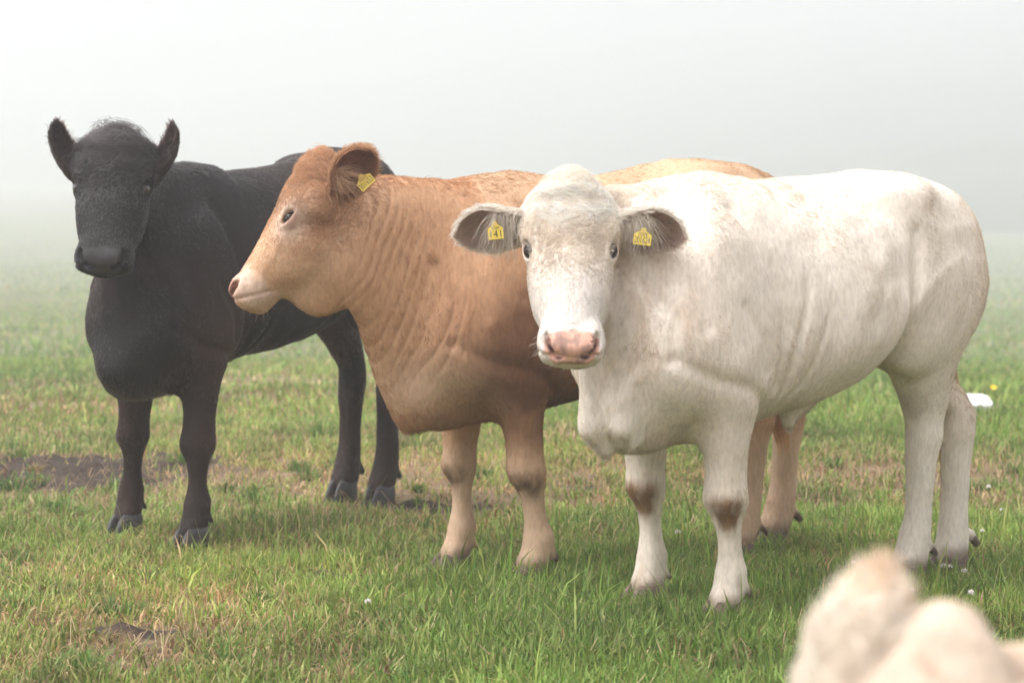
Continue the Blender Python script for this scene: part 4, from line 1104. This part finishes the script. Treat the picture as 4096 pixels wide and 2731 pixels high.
def tufts(n, per, r):
    y = 5.9 + 7.5 * r.random(n) ** 1.3; x = (r.random(n) * 2 - 1) * (.22 * y + .1)
    s_ = .5 + .7 * r.random(n)
    ti = np.repeat(np.arange(n), per); m = len(ti)
    az = r.random(m) * 6.283; rad = .055 * np.sqrt(r.random(m)) * s_[ti]
    px, py = x[ti] + np.cos(az) * rad, y[ti] + np.sin(az) * rad
    h = (.045 + .06 * r.random(m)) * s_[ti]; lean = np.clip(.3 + rad * 18 + r.normal(0, .2, m), 0, 1.3)
    return px, py, az + r.normal(0, .4, m), h, lean, (.0016 + .0016 * r.random(m)), ti
def blades(px, py, az, h, lean, w, c, r, zoff=0.0):
    m = len(px); z = terrain(px, py) + zoff
    fa = az + 1.57 + r.normal(0, .5, m); wx, wy = np.cos(fa) * w, np.sin(fa) * w; dx, dy = np.cos(az), np.sin(az)
    s1, c1 = np.sin(lean * .5), np.cos(lean * .5); s2, c2 = np.sin(np.minimum(lean * 1.4, 1.9)), np.cos(np.minimum(lean * 1.4, 1.9))
    mx_, my_, mz_ = px + dx * h * .55 * s1, py + dy * h * .55 * s1, z + h * .55 * c1
    V = np.zeros((m, 5, 3))
    V[:, 0] = np.stack([px - wx, py - wy, z - .004], 1); V[:, 1] = np.stack([px + wx, py + wy, z - .004], 1)
    V[:, 2] = np.stack([mx_ + wx * .85, my_ + wy * .85, mz_], 1); V[:, 3] = np.stack([mx_ - wx * .85, my_ - wy * .85, mz_], 1)
    V[:, 4] = np.stack([mx_ + dx * h * .5 * s2, my_ + dy * h * .5 * s2, np.maximum(mz_ + h * .5 * c2, z + .004)], 1)
    return V, c
a_ = tufts(120, 100, r); ci = r.random(120)[a_[6]]
cg = lerp3(np.array([.085, .19, .030]), np.array([.20, .30, .07]), np.clip(ci * .9 + .2 * r.normal(0, 1, len(ci)), 0, 1))
cg = np.where((r.random(len(ci)) < .10 + .5 * (ci > .85))[:, None], np.array([.34, .22, .11]), cg) * (.7 + .6 * r.random((len(ci), 1)))
parts.append(blades(*a_[:6], cg, r))
ns_ = 5200                                                   # loose straw lying on the sward
ys = 5.9 + 8 * r.random(ns_); xs = (r.random(ns_) * 2 - 1) * (.22 * ys + .1)
parts.append(blades(xs, ys, r.random(ns_) * 6.283, .06 + .14 * r.random(ns_) ** 2, 1.35 + .3 * r.random(ns_), .0009 + .0010 * r.random(ns_), lerp3(np.array([.62, .47, .27]), np.array([.36, .22, .12]), r.random(ns_)), r, .012))
ns_ = 420                                                    # thin seed stalks standing above it
ys = 6.2 + 7 * r.random(ns_); xs = (r.random(ns_) * 2 - 1) * (.22 * ys + .1)
parts.append(blades(xs, ys, r.random(ns_) * 6.283, .16 + .14 * r.random(ns_), .25 + .5 * r.random(ns_), .0008 + .0004 * r.random(ns_), lerp3(np.array([.20, .26, .08]), np.array([.40, .33, .17]), r.random(ns_)), r))
V = np.concatenate([a for a, _ in parts]); C = np.concatenate([b for _, b in parts]); m = len(V)
b0 = np.arange(m) * 5
quad = np.stack([b0, b0 + 1, b0 + 2, b0 + 3], 1); tri = np.stack([b0 + 3, b0 + 2, b0 + 4], 1)
mgr, nt, b, out = mat_new('grass_blade')
atn = node(nt, 'ShaderNodeAttribute', attribute_name='tint')
nt.links.new(atn.outputs['Color'], b.inputs['Base Color']); b.inputs['Roughness'].default_value = .5; b.inputs['Specular IOR Level'].default_value = .3
tr = node(nt, 'ShaderNodeBsdfTranslucent'); nt.links.new(atn.outputs['Color'], tr.inputs[0])
ms = node(nt, 'ShaderNodeMixShader'); ms.inputs[0].default_value = .35
nt.links.new(b.outputs[0], ms.inputs[1]); nt.links.new(tr.outputs[0], ms.inputs[2]); nt.links.new(ms.outputs[0], out.inputs[0])
go = mesh_np('grass', V.reshape(-1, 3), [quad, tri], mgr, None, np.repeat(C, 5, 0), smooth=False)
tag(go, 'short green and straw coloured pasture grass', 'grass', kind='stuff')
print('blades', m, 'tris', sum(len(o.data.loops) - 2 * len(o.data.polygons) for o in col.objects if o.type == 'MESH'))

# ---------------------------------------------------------------- small things in the field
# white clover heads
M_petal = plain_mat('clover_petal', (.80, .74, .72), rough=.7, var=.08, scale=300)
M_stem = plain_mat('clover_stem', (.10, .19, .04), rough=.6, var=.2, scale=100)
def clover_protos(k):
    rr = random.Random(k)
    hv, hf = [], []
    nfl = 30
    for i in range(nfl):
        zz = 1 - 1.55 * (i + .5) / nfl; a = i * 2.399; rad = math.sqrt(max(1 - zz * zz, 0))
        d = np.array([rad * math.cos(a), rad * math.sin(a), zz * .85 + .15]); d = d / np.linalg.norm(d)
        s_ = np.cross(d, [0, 0, 1.0]); s_ = s_ / (np.linalg.norm(s_) + 1e-6); t_ = np.cross(s_, d)
        b_ = len(hv); L_ = .0085 * rr.uniform(.85, 1.15)
        for q, w in ((.15, .0009), (.6, .0022), (1.0, .0012)):
            for u, v_ in ((1, 0), (0, 1), (-1, 0), (0, -1)):
                hv.append(d * L_ * q + s_ * u * w + t_ * v_ * w * .7)
        for l in range(2):
            for j in range(4):
                hf.append((b_ + l * 4 + j, b_ + l * 4 + (j + 1) % 4, b_ + l * 4 + 4 + (j + 1) % 4, b_ + l * 4 + 4 + j))
        hf.append((b_ + 8, b_ + 9, b_ + 10, b_ + 11))
    hm = bpy.data.meshes.new('flower_head'); hm.from_pydata([tuple(x) for x in hv], [], hf); hm.materials.append(M_petal)
    sv, sf = [], []
    bend = rr.uniform(-.01, .01)
    for i in range(5):
        u = i / 4
        for j in range(5):
            a = 6.283 * j / 5; sv.append((bend * math.sin(u * 3) + .0011 * math.cos(a), .0011 * math.sin(a), -.075 * (1 - u)))
    for i in range(4):
        for j in range(5): sf.append((i * 5 + j, i * 5 + (j + 1) % 5, i * 5 + 5 + (j + 1) % 5, i * 5 + 5 + j))
    sm = bpy.data.meshes.new('stem'); sm.from_pydata(sv, [], sf); sm.materials.append(M_stem)
    return hm, sm
protos = [clover_protos(k) for k in range(3)]
def gpt(px, py, z=0.0):
    vx = (px - 1176) / F_PX; q = (784 - py) / F_PX
    t = (z - CAM_H) / (q * math.cos(PITCH) - math.sin(PITCH)); return vx * t, t * (math.cos(PITCH) + q * math.sin(PITCH))
CL = [(2140, 1305), (2166, 1330), (2182, 1338), (2308, 1362), (2230, 1400), (1708, 1428), (845, 1415), (1556, 1265), (1690, 1252), (2270, 1130), (2095, 1395), (2300, 1210), (1960, 1320), (2215, 1345), (2255, 1262), (1905, 1372)]
for i, (px, py) in enumerate(CL):
    x, y = gpt(px, py, .0); z = float(terrain(np.array([x]), np.array([y]))[0])
    near = 'in the grass around the hind legs of the white cow' if px > 1850 else ('by the front hoof of the white cow' if px == 1708 else ('in the grass ahead of the brown cow' if px < 1000 else 'between the brown and white cows'))
    e = empty('clover_flower', (x, y, z + .055 + .01 * (i % 3)), i * 1.3, 'small white clover flower head ' + near, 'clover', 'white clover flowers in the grass')
    for me_, nm in zip(protos[i % 3], ('flower_head', 'stem')):
        o = bpy.data.objects.new(nm, me_); col.objects.link(o); o.parent = e
    s_ = 1.15 + .25 * math.sin(i * 2.1); e.scale = (s_, s_, s_); e.rotation_euler = (.15 * math.sin(i), .15 * math.cos(i * 1.7), i * 1.3)
# buttercup
bxy = gpt(2281, 880, 0); bz_ = float(terrain(np.array([bxy[0]]), np.array([bxy[1]]))[0])
e = empty('buttercup', (bxy[0], bxy[1], bz_ + .10), 0, 'single yellow buttercup in the grass behind the white cow', 'flower')
pv, pf = [], []
for k in range(5):
    a = k * 1.2566; c_, s_ = math.cos(a), math.sin(a); b_ = len(pv)
    for rr_, ww, zz in ((.002, .002, 0), (.012, .009, .006), (.020, .009, .013), (.024, .003, .015)):
        for sg in (-1, 1): pv.append((c_ * rr_ - s_ * ww * sg, s_ * rr_ + c_ * ww * sg, zz))
    for j in range(3): pf.append((b_ + 2 * j, b_ + 2 * j + 1, b_ + 2 * j + 3, b_ + 2 * j + 2))
me = bpy.data.meshes.new('petals'); me.from_pydata(pv, [], pf); me.materials.append(plain_mat('buttercup_petal', (.85, .55, .02), rough=.3))
o = bpy.data.objects.new('petals', me); col.objects.link(o); o.parent = e; o.rotation_euler = (.6, 0, 0)
o = bpy.data.objects.new('stem', protos[0][1]); col.objects.link(o); o.parent = e; o.scale = (1, 1, 1.5)
# salt lick
sx, sy = gpt(2240, 934, 0.0); sz = float(terrain(np.array([sx]), np.array([sy]))[0])
import bmesh
bm = bmesh.new()
outl = [(-.085, -.06), (-.06, -.085), (.055, -.085), (.085, -.05), (.085, .055), (.06, .085), (-.06, .085), (-.085, .06)]
lev = [(0, 1.0), (.012, 1.03), (.062, 1.02), (.072, .97)]
ring = [[bm.verts.new((a * s_, b_ * s_, z_)) for a, b_ in outl] for z_, s_ in lev]
hole = [[bm.verts.new((.020 * math.cos(2 * math.pi * (k + .5) / 8 - 2.36), .020 * math.sin(2 * math.pi * (k + .5) / 8 - 2.36), z_)) for k in range(8)] for z_ in (.072, .03)]
for i in range(3):
    for k in range(8): bm.faces.new((ring[i][k], ring[i][(k + 1) % 8], ring[i + 1][(k + 1) % 8], ring[i + 1][k]))
for k in range(8):
    bm.faces.new((ring[3][k], ring[3][(k + 1) % 8], hole[0][(k + 1) % 8], hole[0][k]))
    bm.faces.new((hole[0][k], hole[0][(k + 1) % 8], hole[1][(k + 1) % 8], hole[1][k]))
bm.faces.new(hole[1]); bm.faces.new(ring[0][::-1])
bmesh.ops.recalc_face_normals(bm, faces=bm.faces)
me = bpy.data.meshes.new('salt_lick'); bm.to_mesh(me); bm.free()
me.materials.append(plain_mat('salt_block', (.80, .82, .82), rough=.6, var=.06, scale=40, bump=.4))
o = bpy.data.objects.new('salt_lick', me); col.objects.link(o); o.location = (sx, sy, sz + .045); o.rotation_euler = (math.radians(19), math.radians(2), math.radians(8))
tag(o, 'white salt lick block with a hole, lying in the grass behind the white cow', 'salt lick')
# dead leaf
lx_, ly_ = gpt(890, 1560, .03)
lv, lf = [], []
for i in range(9):
    u = i / 8; w_ = .020 * math.sin(math.pi * min(max(u, .03), .97)) ** .7
    for j, s_ in enumerate((-1, -.5, 0, .5, 1)):
        lv.append((u * .05 - .025, w_ * s_ * (1 + .12 * math.sin(i * 2.3 + j)), .010 * abs(s_) ** 1.5 + .006 * math.sin(u * 5) + .003 * math.sin(i * 1.9 + 2 * s_)))
for i in range(8):
    for j in range(4): lf.append((i * 5 + j, i * 5 + j + 1, i * 5 + 6 + j, i * 5 + 5 + j))
me = bpy.data.meshes.new('dead_leaf'); me.from_pydata(lv, [], lf); me.materials.append(plain_mat('dead_leaf', (.17, .05, .025), rough=.55, var=.35, scale=90, bump=.3))
o = bpy.data.objects.new('dead_leaf', me); col.objects.link(o); o.location = (lx_, ly_, .045); o.rotation_euler = (math.radians(48), .2, 1.1)
tag(o, 'curled reddish brown dead leaf lying in the short grass', 'leaf')

# ---------------------------------------------------------------- fog
if FOG:
    x0, x1, y0, y1, z0, z1 = -520, 520, -80, 780, -14, 66
    me = bpy.data.meshes.new('haze')
    me.from_pydata([(x0, y0, z0), (x1, y0, z0), (x1, y1, z0), (x0, y1, z0), (x0, y0, z1), (x1, y0, z1), (x1, y1, z1), (x0, y1, z1)], [],
                   [(3, 2, 1, 0), (4, 5, 6, 7), (0, 1, 5, 4), (1, 2, 6, 5), (2, 3, 7, 6), (3, 0, 4, 7)])
    mh = bpy.data.materials.new('haze'); mh.use_nodes = True; nt = mh.node_tree; nt.nodes.clear()
    ho = nt.nodes.new('ShaderNodeOutputMaterial'); pv_ = nt.nodes.new('ShaderNodeVolumePrincipled')
    pv_.inputs['Color'].default_value = (.945, .952, 1.0, 1); pv_.inputs['Density'].default_value = 0.0056; pv_.inputs['Anisotropy'].default_value = 0.4
    nt.links.new(pv_.outputs[0], ho.inputs['Volume'])
    me.materials.append(mh)
    o = bpy.data.objects.new('haze', me); col.objects.link(o); tag(o, 'pale morning fog lying over the field', 'fog', kind='stuff')
print('script %.1f' % (time.time() - T0))
